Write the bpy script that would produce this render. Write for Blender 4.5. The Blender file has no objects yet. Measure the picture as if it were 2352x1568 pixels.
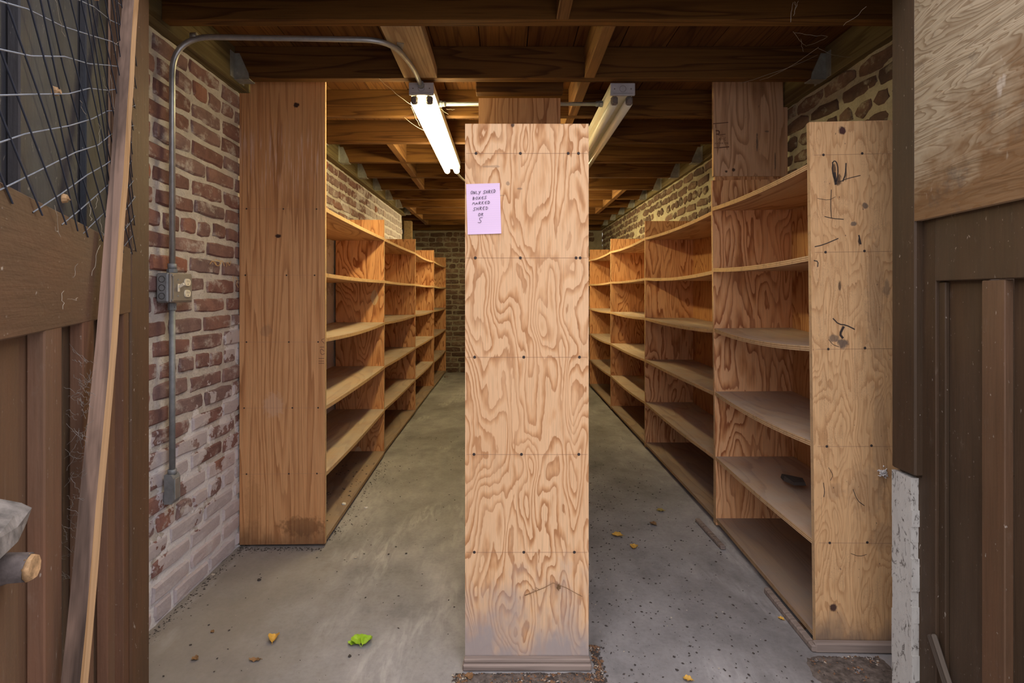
import bpy, math, random
from mathutils import Vector, Matrix, noise as mnoise

SC = bpy.context.scene
COL = SC.collection
R = random.Random(7)

# ------------------------------------------------------------------ camera, sky, exposure
F, VX, VY, H = 1200.0, 1160.0, 674.0, 1.09      # focal length and vanishing point in pixels, eye height
cd = bpy.data.cameras.new('camera'); cam = bpy.data.objects.new('camera', cd); COL.objects.link(cam)
cd.sensor_width = 36.0; cd.lens = 36.0 * F / 2352.0
cd.shift_x = (1176 - VX) / 2352.0; cd.shift_y = -(784 - VY) / 2352.0
cd.clip_start = 0.02
cam.location = (0, 0, H); cam.rotation_euler = (math.pi / 2, 0, 0)
SC.camera = cam
W = bpy.data.worlds.new('sky'); SC.world = W; W.use_nodes = True
bg = W.node_tree.nodes['Background']
# overcast sky: zenith three times the horizon; dull ground below
_t = W.node_tree
_g = _t.nodes.new('ShaderNodeTexCoord'); _s = _t.nodes.new('ShaderNodeSeparateXYZ'); _r = _t.nodes.new('ShaderNodeValToRGB')
_t.links.new(_g.outputs['Generated'], _s.inputs[0]); _t.links.new(_s.outputs[2], _r.inputs[0])
_e = _r.color_ramp.elements
_e[0].position = 0.0; _e[0].color = (0.318, 0.308, 0.325, 1); _e[1].position = 1.0; _e[1].color = (0.97, 0.94, 0.99, 1)
_t.links.new(_r.outputs[0], bg.inputs[0]); bg.inputs[1].default_value = 4.3
LAMP = 46.0
LAMP_COL = (1.0, 0.82, 0.42, 1)
SC.view_settings.view_transform = 'Standard'; SC.view_settings.look = 'None'
SC.view_settings.gamma = 1.0; SC.view_settings.use_curve_mapping = False
SC.view_settings.exposure = 0.0
try:
    SC.cycles.max_bounces = 10; SC.cycles.diffuse_bounces = 6
except Exception:
    pass

def X_(px, Y): return (px - VX) * Y / F
def Z_(py, Y): return H - (py - VY) * Y / F
def FL(px, py):
    Y = F * H / (py - VY); return Vector(((px - VX) * Y / F, Y, 0))

# ------------------------------------------------------------------ node helpers
class N:
    def __init__(s, name):
        s.m = bpy.data.materials.new(name); s.m.use_nodes = True
        s.t = s.m.node_tree; s.p = s.t.nodes['Principled BSDF']
    def new(s, typ, **kw):
        n = s.t.nodes.new(typ)
        for k, v in kw.items(): setattr(n, k, v)
        return n
    def put(s, sock, v):
        if isinstance(v, bpy.types.NodeSocket): s.t.links.new(v, sock)
        elif v is not None: sock.default_value = v
    def obj(s, rand=True):
        o = s.new('ShaderNodeTexCoord').outputs['Object']
        if not rand: return o
        r = s.rand()
        a = s.vmath('SCALE', (37.0, 23.0, 51.0), scale=r)
        return s.vmath('ADD', o, a)
    def rand(s): return s.new('ShaderNodeObjectInfo').outputs['Random']
    def pos(s): return s.new('ShaderNodeNewGeometry').outputs['Position']
    def nrm(s): return s.new('ShaderNodeNewGeometry').outputs['Normal']
    def uv(s): return s.new('ShaderNodeTexCoord').outputs['UV']
    def vmath(s, op, a, b=None, scale=None):
        n = s.new('ShaderNodeVectorMath', operation=op)
        s.put(n.inputs[0], a)
        if b is not None: s.put(n.inputs[1], b)
        if scale is not None: s.put(n.inputs['Scale'], scale)
        return n.outputs[0]
    def math(s, op, a, b=None, clamp=False):
        n = s.new('ShaderNodeMath', operation=op, use_clamp=clamp)
        s.put(n.inputs[0], a)
        if b is not None: s.put(n.inputs[1], b)
        return n.outputs[0]
    def sep(s, v):
        n = s.new('ShaderNodeSeparateXYZ'); s.put(n.inputs[0], v); return n.outputs
    def noise(s, v, scale=1.0, detail=2.0, rough=0.5, dist=0.0):
        n = s.new('ShaderNodeTexNoise'); s.put(n.inputs['Vector'], v)
        n.inputs['Scale'].default_value = scale; n.inputs['Detail'].default_value = detail
        n.inputs['Roughness'].default_value = rough; n.inputs['Distortion'].default_value = dist
        return n.outputs[0]
    def voro(s, v, scale=1.0):
        n = s.new('ShaderNodeTexVoronoi'); s.put(n.inputs['Vector'], v)
        n.inputs['Scale'].default_value = scale; return n.outputs[0]
    def ramp(s, f, stops, interp='LINEAR'):
        n = s.new('ShaderNodeValToRGB'); n.color_ramp.interpolation = interp
        e = n.color_ramp.elements
        while len(e) < len(stops): e.new(0.5)
        for k, (p, c) in enumerate(stops):
            e[k].position = p
            if not hasattr(c, '__len__'): c = (c, c, c)
            e[k].color = (*c[:3], 1)
        s.put(n.inputs[0], f); return n.outputs[0]
    def mix(s, f, a, b, blend='MIX'):
        n = s.new('ShaderNodeMix', data_type='RGBA', blend_type=blend)
        s.put(n.inputs[0], f)
        for k, v in ((6, a), (7, b)):
            if isinstance(v, tuple) and len(v) == 3: v = (*v, 1)
            s.put(n.inputs[k], v)
        return n.outputs[2]
    def bump(s, h, strength=0.3, dist=0.005):
        n = s.new('ShaderNodeBump'); s.put(n.inputs['Height'], h)
        n.inputs['Strength'].default_value = strength; n.inputs['Distance'].default_value = dist
        s.t.links.new(n.outputs[0], s.p.inputs['Normal'])
    def col(s, c): s.put(s.p.inputs['Base Color'], (*c, 1) if isinstance(c, tuple) and len(c) == 3 else c)
    def rough(s, r): s.put(s.p.inputs['Roughness'], r)
    def spec(s, v): s.p.inputs['Specular IOR Level'].default_value = v

def ax(v, along, across):      # scale triple with the grain along an axis
    return {'x': (along, across, across), 'y': (across, along, across), 'z': (across, across, along)}[v]

# ------------------------------------------------------------------ materials
def ply(name, light, mid, dark, axis='z', K=13.0, across=4.2, along=1.35, wob=0.5, dust=None, spots=(), soil=None, dark_amt=1.0, scuff=None, sub=1.0, specks=0.0, cracks=0.0):
    n = N(name); o = n.obj()
    v = n.vmath('MULTIPLY', o, ax(axis, along, across))
    n1 = n.noise(v, 1.0, 1.6, 0.45, 0.35)
    n2 = n.noise(n.vmath('MULTIPLY', o, ax(axis, along * 5, across * 6)), 1.0, 2.0, 0.6)
    h = n.math('ADD', n.math('MULTIPLY', n1, K), n.math('MULTIPLY', n2, wob))
    fr = n.math('FRACT', h)
    ring = n.ramp(fr, [(0.0, light), (0.42, light), (0.66, mid), (0.86, dark), (0.95, dark), (1.0, light)])
    patch = n.noise(n.vmath('MULTIPLY', o, ax(axis, along * 1.6, across * 1.1)), 1.0, 3.0, 0.6)
    amt = n.ramp(patch, [(0.32, 0.38 * dark_amt), (0.56, 1.0 * dark_amt)])
    c = n.mix(amt, light, ring)
    pm = n.noise(n.vmath('MULTIPLY', o, ax(axis, 0.8, 2.2)), 1.0, 2.0, 0.5)
    c = n.mix(n.ramp(pm, [(0.42, 0.0), (0.70, 0.55)]), c, mid)
    fib = n.noise(n.vmath('MULTIPLY', o, ax(axis, 9, 260)), 1.0, 2.0, 0.6)
    c = n.mix(0.9 * sub, c, n.ramp(fib, [(0.25, 0.80), (0.5, 1.0), (0.75, 1.10)]), 'MULTIPLY')
    rv = n.rand()
    c = n.mix(0.6, c, n.ramp(rv, [(0, (0.84, 0.80, 0.78)), (0.5, (1, 1, 1)), (1, (1.0, 0.93, 0.82))]), 'MULTIPLY')
    if specks:
        sp = n.noise(n.vmath('MULTIPLY', o, ax(axis, 60, 110)), 1.0, 2.0, 0.6)
        c = n.mix(n.ramp(sp, [(0.70, 0.0), (0.76, specks)]), c, (0.10, 0.06, 0.045))
    if cracks:
        wn = n.new('ShaderNodeTexNoise'); n.put(wn.inputs['Vector'], n.vmath('MULTIPLY', o, (14, 14, 10))); wn.inputs['Detail'].default_value = 4
        wv_ = n.vmath('ADD', n.vmath('MULTIPLY', o, (9, 9, 7)), n.vmath('SCALE', wn.outputs[1], scale=1.6))
        vo = n.new('ShaderNodeTexVoronoi', feature='DISTANCE_TO_EDGE'); n.put(vo.inputs['Vector'], wv_)
        mk = n.noise(n.vmath('MULTIPLY', o, (13, 13, 9)), 1.0, 3.0, 0.6)
        c = n.mix(n.math('MULTIPLY', n.ramp(vo.outputs[0], [(0.0, cracks), (0.022, 0.0)]), n.ramp(mk, [(0.50, 0.0), (0.60, 1.0)])), c, (0.07, 0.045, 0.04))
    if spots:
        os_ = n.obj(False); x, y, z = n.sep(os_)
        wv = n.noise(n.vmath('MULTIPLY', os_, (60, 60, 45)), 1.0, 3.0, 0.6)
        wz = n.math('MULTIPLY', n.math('SUBTRACT', wv, 0.5), 1.5)
        for (sx, sz, rx, rz, cc, a) in spots:
            dx = n.math('DIVIDE', n.math('SUBTRACT', x, sx), rx)
            dz = n.math('DIVIDE', n.math('SUBTRACT', z, sz), rz)
            d = n.math('SQRT', n.math('ADD', n.math('MULTIPLY', dx, dx), n.math('MULTIPLY', dz, dz)))
            d = n.math('ADD', d, wz)
            c = n.mix(n.ramp(d, [(0.62, a), (1.0, 0.0)]), c, cc)
    if scuff:
        os_ = n.obj(False); x, y, z = n.sep(os_)
        (z0, z1, cc) = scuff
        m = n.noise(n.vmath('MULTIPLY', os_, (110, 1, 5)), 1.0, 3.0, 0.65)
        band = n.math('MULTIPLY', n.ramp(n.math('DIVIDE', z, 2.0), [((z0 - .12) / 2, 0), (z0 / 2, 1), (z1 / 2, 1), ((z1 + .1) / 2, 0)]), n.ramp(m, [(0.52, 0), (0.64, 0.6)]))
        c = n.mix(band, c, cc)
    if soil:
        os_ = n.obj(False); z = n.sep(os_)[2]
        (zh, cc, a) = soil
        w = n.noise(n.vmath('MULTIPLY', os_, (9, 9, 4)), 1.0, 4.0, 0.65)
        f = n.math('ADD', n.math('DIVIDE', z, zh), n.math('MULTIPLY', n.math('SUBTRACT', w, 0.5), 2.2))
        c = n.mix(n.ramp(f, [(0.10, a), (0.85, 0.0)]), c, cc)
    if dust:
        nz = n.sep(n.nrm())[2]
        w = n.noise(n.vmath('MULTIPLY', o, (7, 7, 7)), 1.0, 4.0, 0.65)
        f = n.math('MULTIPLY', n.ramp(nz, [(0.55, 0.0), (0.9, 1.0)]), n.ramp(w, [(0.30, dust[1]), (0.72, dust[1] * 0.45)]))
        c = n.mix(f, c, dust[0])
    n.col(c); n.rough(0.72); n.spec(0.25)
    n.bump(n.math('ADD', n.math('MULTIPLY', fib, 0.6), fr), 0.10, 0.0015)
    return n.m

def ply_edge(name, a, b, plies=5):
    n = N(name); v = n.sep(n.uv())[1]
    o = n.obj()
    w = n.noise(n.vmath('MULTIPLY', o, (14, 14, 14)), 1.0, 3.0, 0.6)
    s = n.math('ADD', n.math('MULTIPLY', v, plies * 0.5), n.math('MULTIPLY', w, 0.12))
    st = n.math('FRACT', s)
    c = n.ramp(st, [(0.0, a), (0.44, a), (0.50, b), (0.93, b), (1.0, a)])
    d = n.noise(n.vmath('MULTIPLY', o, (40, 40, 40)), 1.0, 4.0, 0.7)
    c = n.mix(n.ramp(d, [(0.50, 0.0), (0.72, 0.5)]), c, (0.16, 0.10, 0.06))
    n.col(c); n.rough(0.85); n.spec(0.15); n.bump(d, 0.3, 0.002)
    return n.m

def peel():
    n = N('peeling_white_paint'); o = n.obj()
    g = n.noise(n.vmath('MULTIPLY', o, (30, 30, 9)), 1.0, 5.0, 0.7, 0.6)
    k = n.noise(n.vmath('MULTIPLY', o, (60, 60, 26)), 1.0, 4.0, 0.7, 1.5)
    c = n.mix(n.ramp(g, [(0.3, 0), (0.7, 1)]), (0.42, 0.40, 0.37), (0.52, 0.50, 0.46))
    c = n.mix(n.ramp(k, [(0.56, 0), (0.64, .85)]), c, (0.075, 0.06, 0.05))
    n.col(c); n.rough(.8); n.bump(k, .4, .003); return n.m

def lumber(name, light, dark, axis='x', spec=0.2, grime=0.35, K=9.0, rvar=True, gr=(0.42, 0.75)):
    n = N(name); o = n.obj()
    v = n.vmath('MULTIPLY', o, ax(axis, 0.55, 11.0))
    n1 = n.noise(v, 1.0, 2.0, 0.5, 0.2)
    fr = n.math('FRACT', n.math('MULTIPLY', n1, K))
    c = n.ramp(fr, [(0.0, light), (0.55, light), (0.92, dark), (1.0, light)])
    g = n.noise(n.vmath('MULTIPLY', o, ax(axis, 1.6, 7.0)), 1.0, 5.0, 0.65)
    c = n.mix(n.ramp(g, [(gr[0], 0.0), (gr[1], grime)]), c, tuple(x * 0.25 for x in dark))
    fib = n.noise(n.vmath('MULTIPLY', o, ax(axis, 6, 220)), 1.0, 2.0, 0.6)
    c = n.mix(0.9, c, n.ramp(fib, [(0.25, 0.75), (0.5, 1.0), (0.78, 1.12)]), 'MULTIPLY')
    if rvar:
        c = n.mix(0.75, c, n.ramp(n.rand(), [(0, (0.62, 0.52, 0.48)), (0.5, (0.95, 0.92, 0.9)), (1, (1.15, 1.12, 1.0))]), 'MULTIPLY')
    n.col(c); n.rough(0.78); n.spec(spec); n.bump(fib, 0.2, 0.002)
    return n.m

def paint_brown(name, base, red, axis='z', specks=0.8):
    n = N(name); o = n.obj()
    g = n.noise(n.vmath('MULTIPLY', o, ax(axis, 2.0, 9.0)), 1.0, 5.0, 0.62)
    c = n.mix(n.ramp(g, [(0.35, 0.0), (0.68, 0.8)]), base, red)
    r = n.noise(n.vmath('MULTIPLY', o, ax(axis, 0.9, 5.0)), 1.0, 3.0, 0.6)
    c = n.mix(n.ramp(r, [(0.5, 0.0), (0.8, 0.55)]), c, tuple(x * 1.7 + 0.02 for x in base))
    fib = n.noise(n.vmath('MULTIPLY', o, ax(axis, 8, 180)), 1.0, 3.0, 0.6)
    c = n.mix(0.8, c, n.ramp(fib, [(0.25, 0.78), (0.5, 1.0), (0.8, 1.15)]), 'MULTIPLY')
    d = n.noise(n.vmath('MULTIPLY', o, ax(axis, 70, 120)), 1.0, 2.0, 0.55)
    c = n.mix(n.ramp(d, [(0.70, 0.0), (0.80, specks)]), c, (0.45, 0.40, 0.34))
    d2 = n.noise(n.vmath('MULTIPLY', o, ax(axis, 14, 45)), 1.0, 4.0, 0.7)
    c = n.mix(n.ramp(d2, [(0.62, 0.0), (0.78, 0.22 * specks)]), c, (0.30, 0.25, 0.20))
    n.col(c); n.rough(0.62); n.spec(0.35); n.bump(n.math('ADD', fib, d), 0.25, 0.002)
    return n.m

def brick_mat(name, stops, mortar, smear=0.5, white=0.0, dirt=0.0):
    n = N(name); o = n.obj(); p = n.pos()
    c = n.ramp(n.rand(), stops)
    g = n.noise(n.vmath('MULTIPLY', o, (22, 22, 30)), 1.0, 5.0, 0.65)
    c = n.mix(0.8, c, n.ramp(g, [(0.3, 0.68), (0.5, 1.0), (0.72, 1.22)]), 'MULTIPLY')
    st = n.noise(n.vmath('MULTIPLY', p, (5, 5, 2.2)), 1.0, 4.0, 0.6)
    c = n.mix(n.ramp(st, [(0.52, 0.0), (0.74, dirt)]), c, (0.05, 0.045, 0.05))
    m = n.noise(n.vmath('MULTIPLY', p, (13, 13, 17)), 1.0, 5.0, 0.68)
    c = n.mix(n.ramp(m, [(0.53, 0.0), (0.66, smear)]), c, mortar)
    f = n.noise(n.vmath('MULTIPLY', p, (120, 120, 120)), 1.0, 2.0, 0.5)
    c = n.mix(n.ramp(f, [(0.62, 0.0), (0.75, 0.35)]), c, (0.08, 0.05, 0.045))
    if white:
        z = n.sep(p)[2]
        w = n.noise(n.vmath('MULTIPLY', p, (6, 5, 5)), 1.0, 5.0, 0.65)
        k = n.math('ADD', n.math('ADD', n.math('MULTIPLY', z, -1.0), n.math('MULTIPLY', n.math('SUBTRACT', n.sep(p)[1], 1.9), 0.55)), n.math('MULTIPLY', w, 3.0))
        c = n.mix(n.ramp(k, [(0.98, 0.0), (1.85, white)]), c, (0.62, 0.58, 0.60))
    n.col(c); n.rough(0.9); n.spec(0.15)
    n.bump(n.math('ADD', n.math('MULTIPLY', g, 1.0), n.math('MULTIPLY', f, 0.5)), 0.55, 0.006)
    return n.m

def mortar_mat(name, a, b, white=0.0):
    n = N(name); p = n.pos()
    g = n.noise(n.vmath('MULTIPLY', p, (14, 14, 14)), 1.0, 5.0, 0.65)
    f = n.noise(n.vmath('MULTIPLY', p, (95, 95, 95)), 1.0, 3.0, 0.6)
    c = n.ramp(g, [(0.3, a), (0.7, b)])
    c = n.mix(n.ramp(f, [(0.58, 0.0), (0.75, 0.5)]), c, tuple(x * 0.45 for x in a))
    if white:
        z = n.sep(p)[2]
        w = n.noise(n.vmath('MULTIPLY', p, (6, 5, 5)), 1.0, 5.0, 0.65)
        k = n.math('ADD', n.math('ADD', n.math('MULTIPLY', z, -1.0), n.math('MULTIPLY', n.math('SUBTRACT', n.sep(p)[1], 1.9), 0.55)), n.math('MULTIPLY', w, 3.0))
        c = n.mix(n.ramp(k, [(0.98, 0.0), (1.85, white)]), c, (0.70, 0.67, 0.68))
    n.col(c); n.rough(0.95); n.spec(0.1); n.bump(n.math('ADD', g, n.math('MULTIPLY', f, 0.7)), 0.8, 0.008)
    return n.m

def plain(name, c, rough=0.6, metal=0.0, spec=0.3, var=0.12, scale=40.0, bump=0.1):
    n = N(name); o = n.obj()
    g = n.noise(o, scale, 4.0, 0.6)
    n.col(n.mix(1.0, c, n.ramp(g, [(0.3, 1 - var), (0.7, 1 + var)]), 'MULTIPLY'))
    n.rough(rough); n.p.inputs['Metallic'].default_value = metal; n.spec(spec)
    if bump: n.bump(g, bump, 0.002)
    return n.m

def concrete():
    n = N('concrete'); p = n.pos()
    big = n.noise(n.vmath('MULTIPLY', p, (1.3, 0.9, 1)), 1.0, 5.0, 0.62, 0.4)
    c = n.ramp(big, [(0.30, (0.20, 0.184, 0.180)), (0.5, (0.295, 0.277, 0.274)), (0.70, (0.42, 0.398, 0.396))])
    mid = n.noise(n.vmath('MULTIPLY', p, (5, 4, 1)), 1.0, 6.0, 0.68)
    c = n.mix(0.85, c, n.ramp(mid, [(0.28, 0.64), (0.5, 1.0), (0.72, 1.26)]), 'MULTIPLY')
    fine = n.noise(n.vmath('MULTIPLY', p, (70, 70, 1)), 1.0, 4.0, 0.65)
    c = n.mix(0.8, c, n.ramp(fine, [(0.3, 0.86), (0.5, 1.0), (0.75, 1.1)]), 'MULTIPLY')
    # brownish water stain along the left wall
    x, y, z = n.sep(p)
    w = n.noise(n.vmath('MULTIPLY', p, (3, 3, 1)), 1.0, 4.0, 0.6)
    k = n.math('ADD', n.math('ADD', n.math('MULTIPLY', x, -1.5), n.math('MULTIPLY', y, -0.5)), n.math('MULTIPLY', w, 1.6))
    c = n.mix(n.ramp(n.math('SUBTRACT', k, 0.35), [(0.2, 0.0), (1.0, 0.6)]), c, (0.24, 0.205, 0.17))
    # pale dusty sweeps
    tw = n.noise(n.vmath('MULTIPLY', n.vmath('ADD', p, (0, 3.1, 0)), (2.6, 1.1, 1)), 1.0, 2.0, 0.5, 1.2)
    t2 = n.noise(n.vmath('MULTIPLY', p, (38, 9, 1)), 1.0, 3.0, 0.6, 0.8)
    c = n.mix(n.math('MULTIPLY', n.ramp(tw, [(0.52, 0), (0.68, 1)]), n.ramp(t2, [(0.4, 0.1), (0.7, 0.6)])), c, (0.60, 0.57, 0.56))
    # dark dirt flecks
    fl = n.noise(n.vmath('MULTIPLY', p, (34, 34, 1)), 1.0, 3.0, 0.7)
    c = n.mix(n.ramp(fl, [(0.70, 0.0), (0.77, 0.6)]), c, (0.05, 0.042, 0.038))
    n.col(c); n.rough(0.85); n.spec(0.22)
    n.bump(n.math('ADD', mid, n.math('MULTIPLY', fine, 0.4)), 0.25, 0.006)
    return n.m

M = {}
L0, M0, D0 = (0.70, 0.42, 0.235), (0.56, 0.29, 0.135), (0.33, 0.135, 0.055)
# colours of the spots that sit on the boards
KN, GR = (0.035, 0.015, 0.012), (0.10, 0.075, 0.065)
M['ply_front'] = ply('fir_plywood_front', (0.77, 0.51, 0.298), (0.61, 0.335, 0.16), (0.37, 0.16, 0.062), 'z', K=15, across=11.5, along=3.3, wob=0.8,
    spots=[(0.139, 1.572, .007, .009, KN, .9), (0.285, 1.576, .006, .004, KN, .7), (0.08, 1.45, .03, .004, GR, .35), (0.125, 1.40, .006, .006, GR, .5), (0.16, 1.385, .012, .004, GR, .5), (0.10, 1.365, .02, .003, GR, .4)],
    soil=(0.30, (0.34, 0.29, 0.275), 0.95))
M['ply_left'] = ply('fir_plywood_left', (0.62, 0.33, 0.15), (0.52, 0.245, 0.10), (0.36, 0.155, 0.06), 'z', dark_amt=.85, K=9, across=17.0, along=0.55, wob=0.55,
    spots=[(0.242, 1.889, .015, .013, KN, .97), (0.163, 1.326, .015, .009, KN, .97), (0.27, 0.075, .11, .05, (0.12, 0.05, 0.02), .6), (0.115, 0.92, .03, .03, GR, .25), (0.145, .60, .05, .06, (0.62, 0.42, 0.3), .35), (0.055, .17, .04, .13, (0.34, 0.16, 0.06), .35)],
    scuff=(1.60, 1.74, (0.72, 0.50, 0.40)), soil=(0.12, (0.14, 0.07, 0.035), 0.7))
M['ply_right'] = ply('worn_plywood_right', (0.66, 0.42, 0.225), (0.55, 0.32, 0.155), (0.38, 0.19, 0.08), 'z', K=13, across=16, along=4.0, dark_amt=.6, specks=.9, wob=.9, cracks=.85,
    spots=[(0.098, 1.578, .013, .016, (0.055, 0.018, 0.018), .97), (0.072, 1.455, .007, .034, KN, .8), (0.086, 1.425, .010, .018, KN, .85), (0.108, 1.445, .004, .025, KN, .7), (0.165, 1.345, .010, .010, GR, .8),
           (0.13, 1.29, .012, .008, GR, .8), (0.145, 1.235, .004, .015, KN, .9), (0.19, 1.05, .03, .25, GR, .22), (0.20, .62, .025, .2, GR, .2), (0.085, 1.10, .005, .018, KN, .8), (0.065, 0.94, .018, .014, GR, .7), (0.09, .925, .02, .018, GR, .85), (0.225, 1.09, .012, .03, GR, .5),
           (0.053, 0.115, .014, .012, (0.045, 0.02, 0.02), .95), (0.16, 0.47, .07, .09, GR, .18), (0.21, .33, .05, .05, GR, .2), (0.06, .47, .03, .03, GR, .2)],
    soil=(0.12, (0.17, 0.12, 0.09), 0.85))
M['ply_upper'] = ply('old_plywood_upper', (0.50, 0.27, 0.14), (0.40, 0.19, 0.085), (0.25, 0.10, 0.04), 'z', K=13, across=9, along=1.4, dark_amt=.9)
M['ply_pale_upper'] = ply('pale_plywood_upper', (0.66, 0.42, 0.27), (0.52, 0.30, 0.17), (0.32, 0.16, 0.08), 'z', K=13, across=9, along=1.2, dark_amt=.8, specks=.5,
    spots=[(0.205, .16, .005, .05, GR, .7), (0.29, .07, .005, .045, GR, .6), (0.095, .03, .009, .009, KN, .9), (0.06, .022, .007, .007, KN, .9), (0.25, .21, .012, .006, GR, .6)])
M['divider'] = ply('fir_plywood_divider', (0.74, 0.41, 0.205), (0.61, 0.29, 0.12), (0.34, 0.12, 0.045), 'z', K=14, across=9, along=1.9, specks=.25, wob=.7)
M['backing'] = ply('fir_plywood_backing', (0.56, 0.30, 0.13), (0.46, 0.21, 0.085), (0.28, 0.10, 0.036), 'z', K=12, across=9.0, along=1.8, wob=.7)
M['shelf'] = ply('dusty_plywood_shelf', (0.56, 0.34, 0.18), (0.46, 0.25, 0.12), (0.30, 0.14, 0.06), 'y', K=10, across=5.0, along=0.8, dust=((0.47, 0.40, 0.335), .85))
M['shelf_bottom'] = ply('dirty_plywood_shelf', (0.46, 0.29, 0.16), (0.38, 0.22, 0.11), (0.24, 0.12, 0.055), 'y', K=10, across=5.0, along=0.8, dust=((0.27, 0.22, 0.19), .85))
M['edge'] = ply_edge('plywood_edge', (0.66, 0.46, 0.26), (0.40, 0.22, 0.10))
M['edge_dark'] = ply_edge('plywood_edge_worn', (0.44, 0.30, 0.18), (0.24, 0.14, 0.07))
M['plug'] = lumber('pale_veneer_plug', (0.70, 0.50, 0.30), (0.58, 0.36, 0.19), 'z', grime=.1, K=5, rvar=False)
M['joist'] = lumber('old_fir_joist', (0.150, 0.068, 0.016), (0.075, 0.029, 0.007), 'x')
M['subfloor'] = lumber('old_fir_subfloor', (0.175, 0.076, 0.019), (0.10, 0.038, 0.010), 'y')
M['block'] = lumber('fir_blocking', (0.25, 0.13, 0.044), (0.15, 0.065, 0.021), 'y')
M['block_pale'] = lumber('pale_blocking', (0.46, 0.32, 0.17), (0.32, 0.20, 0.10), 'y', rvar=False, grime=.3)
M['ledger'] = lumber('ledger_board', (0.17, 0.13, 0.06), (0.10, 0.07, 0.03), 'y', rvar=False)
M['sill'] = lumber('grey_sill_board', (0.30, 0.235, 0.20), (0.19, 0.145, 0.125), 'x', grime=.25, rvar=False)
M['brace'] = lumber('dark_grey_brace', (0.12, 0.095, 0.075), (0.075, 0.055, 0.04), 'y', grime=.3, rvar=False)
M['prop_face'] = lumber('weathered_plank_face', (0.30, 0.195, 0.145), (0.16, 0.108, 0.085), 'z', grime=.9, K=8, rvar=False, gr=(.40, .60))
M['prop_side'] = lumber('pale_plank_side', (0.46, 0.29, 0.155), (0.36, 0.21, 0.10), 'z', grime=.25, K=5, rvar=False)
M['paint'] = paint_brown('brown_painted_wood', (0.090, 0.051, 0.027), (0.130, 0.062, 0.031))
M['paint_red'] = paint_brown('reddish_brown_painted_wood', (0.105, 0.055, 0.030), (0.155, 0.064, 0.034))
M['paint_dark'] = paint_brown('dark_brown_painted_wood', (0.046, 0.028, 0.015), (0.068, 0.036, 0.018))
M['paint_rail'] = paint_brown('brown_painted_rail', (0.090, 0.051, 0.027), (0.130, 0.062, 0.031), 'y')
M['tar'] = paint_brown('dusty_dark_sheet', (0.022, 0.026, 0.036), (0.046, 0.038, 0.036), specks=.6)
M['white_paint'] = peel()
M['brick_left'] = brick_mat('red_brick', [(0, (0.165, 0.09, 0.078)), (0.3, (0.225, 0.115, 0.098)), (0.6, (0.215, 0.14, 0.132)), (0.85, (0.29, 0.125, 0.085)), (1, (0.23, 0.165, 0.16))], (0.50, 0.45, 0.42), .78, .60, .40)
M['brick_right'] = brick_mat('dark_brick', [(0, (0.10, 0.065, 0.05)), (0.5, (0.15, 0.09, 0.065)), (1, (0.19, 0.12, 0.085))], (0.36, 0.32, 0.23), .9, 0, .5)
M['brick_back'] = brick_mat('brown_brick', [(0, (0.10, 0.06, 0.045)), (0.5, (0.14, 0.085, 0.06)), (1, (0.20, 0.13, 0.09))], (0.36, 0.31, 0.23), .62, 0, .45)
M['mortar_left'] = mortar_mat('grey_mortar', (0.42, 0.375, 0.335), (0.60, 0.55, 0.51), .85)
M['mortar_right'] = mortar_mat('lime_mortar', (0.34, 0.30, 0.21), (0.48, 0.43, 0.31))
M['mortar_back'] = mortar_mat('old_lime_mortar', (0.25, 0.215, 0.155), (0.36, 0.32, 0.24))
M['concrete'] = concrete()
M['galv'] = plain('galvanised_steel', (0.42, 0.43, 0.44), .42, .75, .5, .15, 30)
M['galv_dull'] = plain('dull_galvanised_steel', (0.24, 0.25, 0.26), .6, .4, .4, .2, 30)
M['pipe_old'] = plain('dusty_steel_pipe', (0.34, 0.31, 0.27), .5, .6, .4, .2, 30)
M['hanger'] = plain('dull_zinc_hanger', (0.30, 0.30, 0.27), .6, .35, .4, .2, 40)
M['enamel'] = plain('cream_enamel', (0.72, 0.68, 0.55), .4, 0, .5, .06, 20, .05)
M['enamel_grey'] = plain('grey_enamel_end', (0.42, 0.40, 0.42), .5, 0, .4, .12, 30, .1)
M['tube_off'] = plain('unlit_glass_tube', (0.74, 0.71, 0.58), .2, 0, .5, .03, 10, 0)
M['socket'] = plain('lamp_holder_plastic', (0.16, 0.13, 0.115), .5, 0, .4, .2, 40)
M['cover'] = plain('dusty_cover_plate', (0.27, 0.235, 0.20), .55, .3, .4, .12, 30)
M['ivory'] = plain('ivory_plastic', (0.78, 0.70, 0.54), .4, 0, .5, .04, 30, 0)
M['ivory_hole'] = plain('dark_slot', (0.04, 0.035, 0.03), .8)
M['nail'] = plain('rusty_nail_head', (0.050, 0.036, 0.032), .75, .2)
M['pencil'] = plain('pencil_mark', (0.36, 0.22, 0.14), .9)
M['ink'] = plain('black_ink', (0.035, 0.028, 0.045), .6, 0, .2, 0, 10, 0)
M['stamp'] = plain('faded_stamp_ink', (0.17, 0.085, 0.055), .9, 0, .1, 0, 10, 0)
M['chalk'] = plain('yellow_chalk', (0.58, 0.37, 0.17), .95)
M['wire'] = plain('dusty_galvanised_wire', (0.20, 0.22, 0.26), .55, .3)
M['wire_shaded'] = plain('shaded_mesh_wire', (0.045, 0.052, 0.075), .6, .2)  # same mesh wire; its differing light is put into the colour
M['web'] = plain('dusty_cobweb', (0.42, 0.37, 0.30), .95)
M['web_dark'] = plain('grey_cobweb', (0.22, 0.20, 0.18), .95)
M['fluff'] = plain('white_fluff', (0.75, 0.73, 0.72), .95)
M['crumb'] = plain('dark_crumb', (0.060, 0.048, 0.042), .95)
M['crumb_pale'] = plain('pale_crumb', (0.48, 0.41, 0.33), .95)
M['crumb_brown'] = plain('brown_chip', (0.20, 0.105, 0.055), .95)
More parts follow.
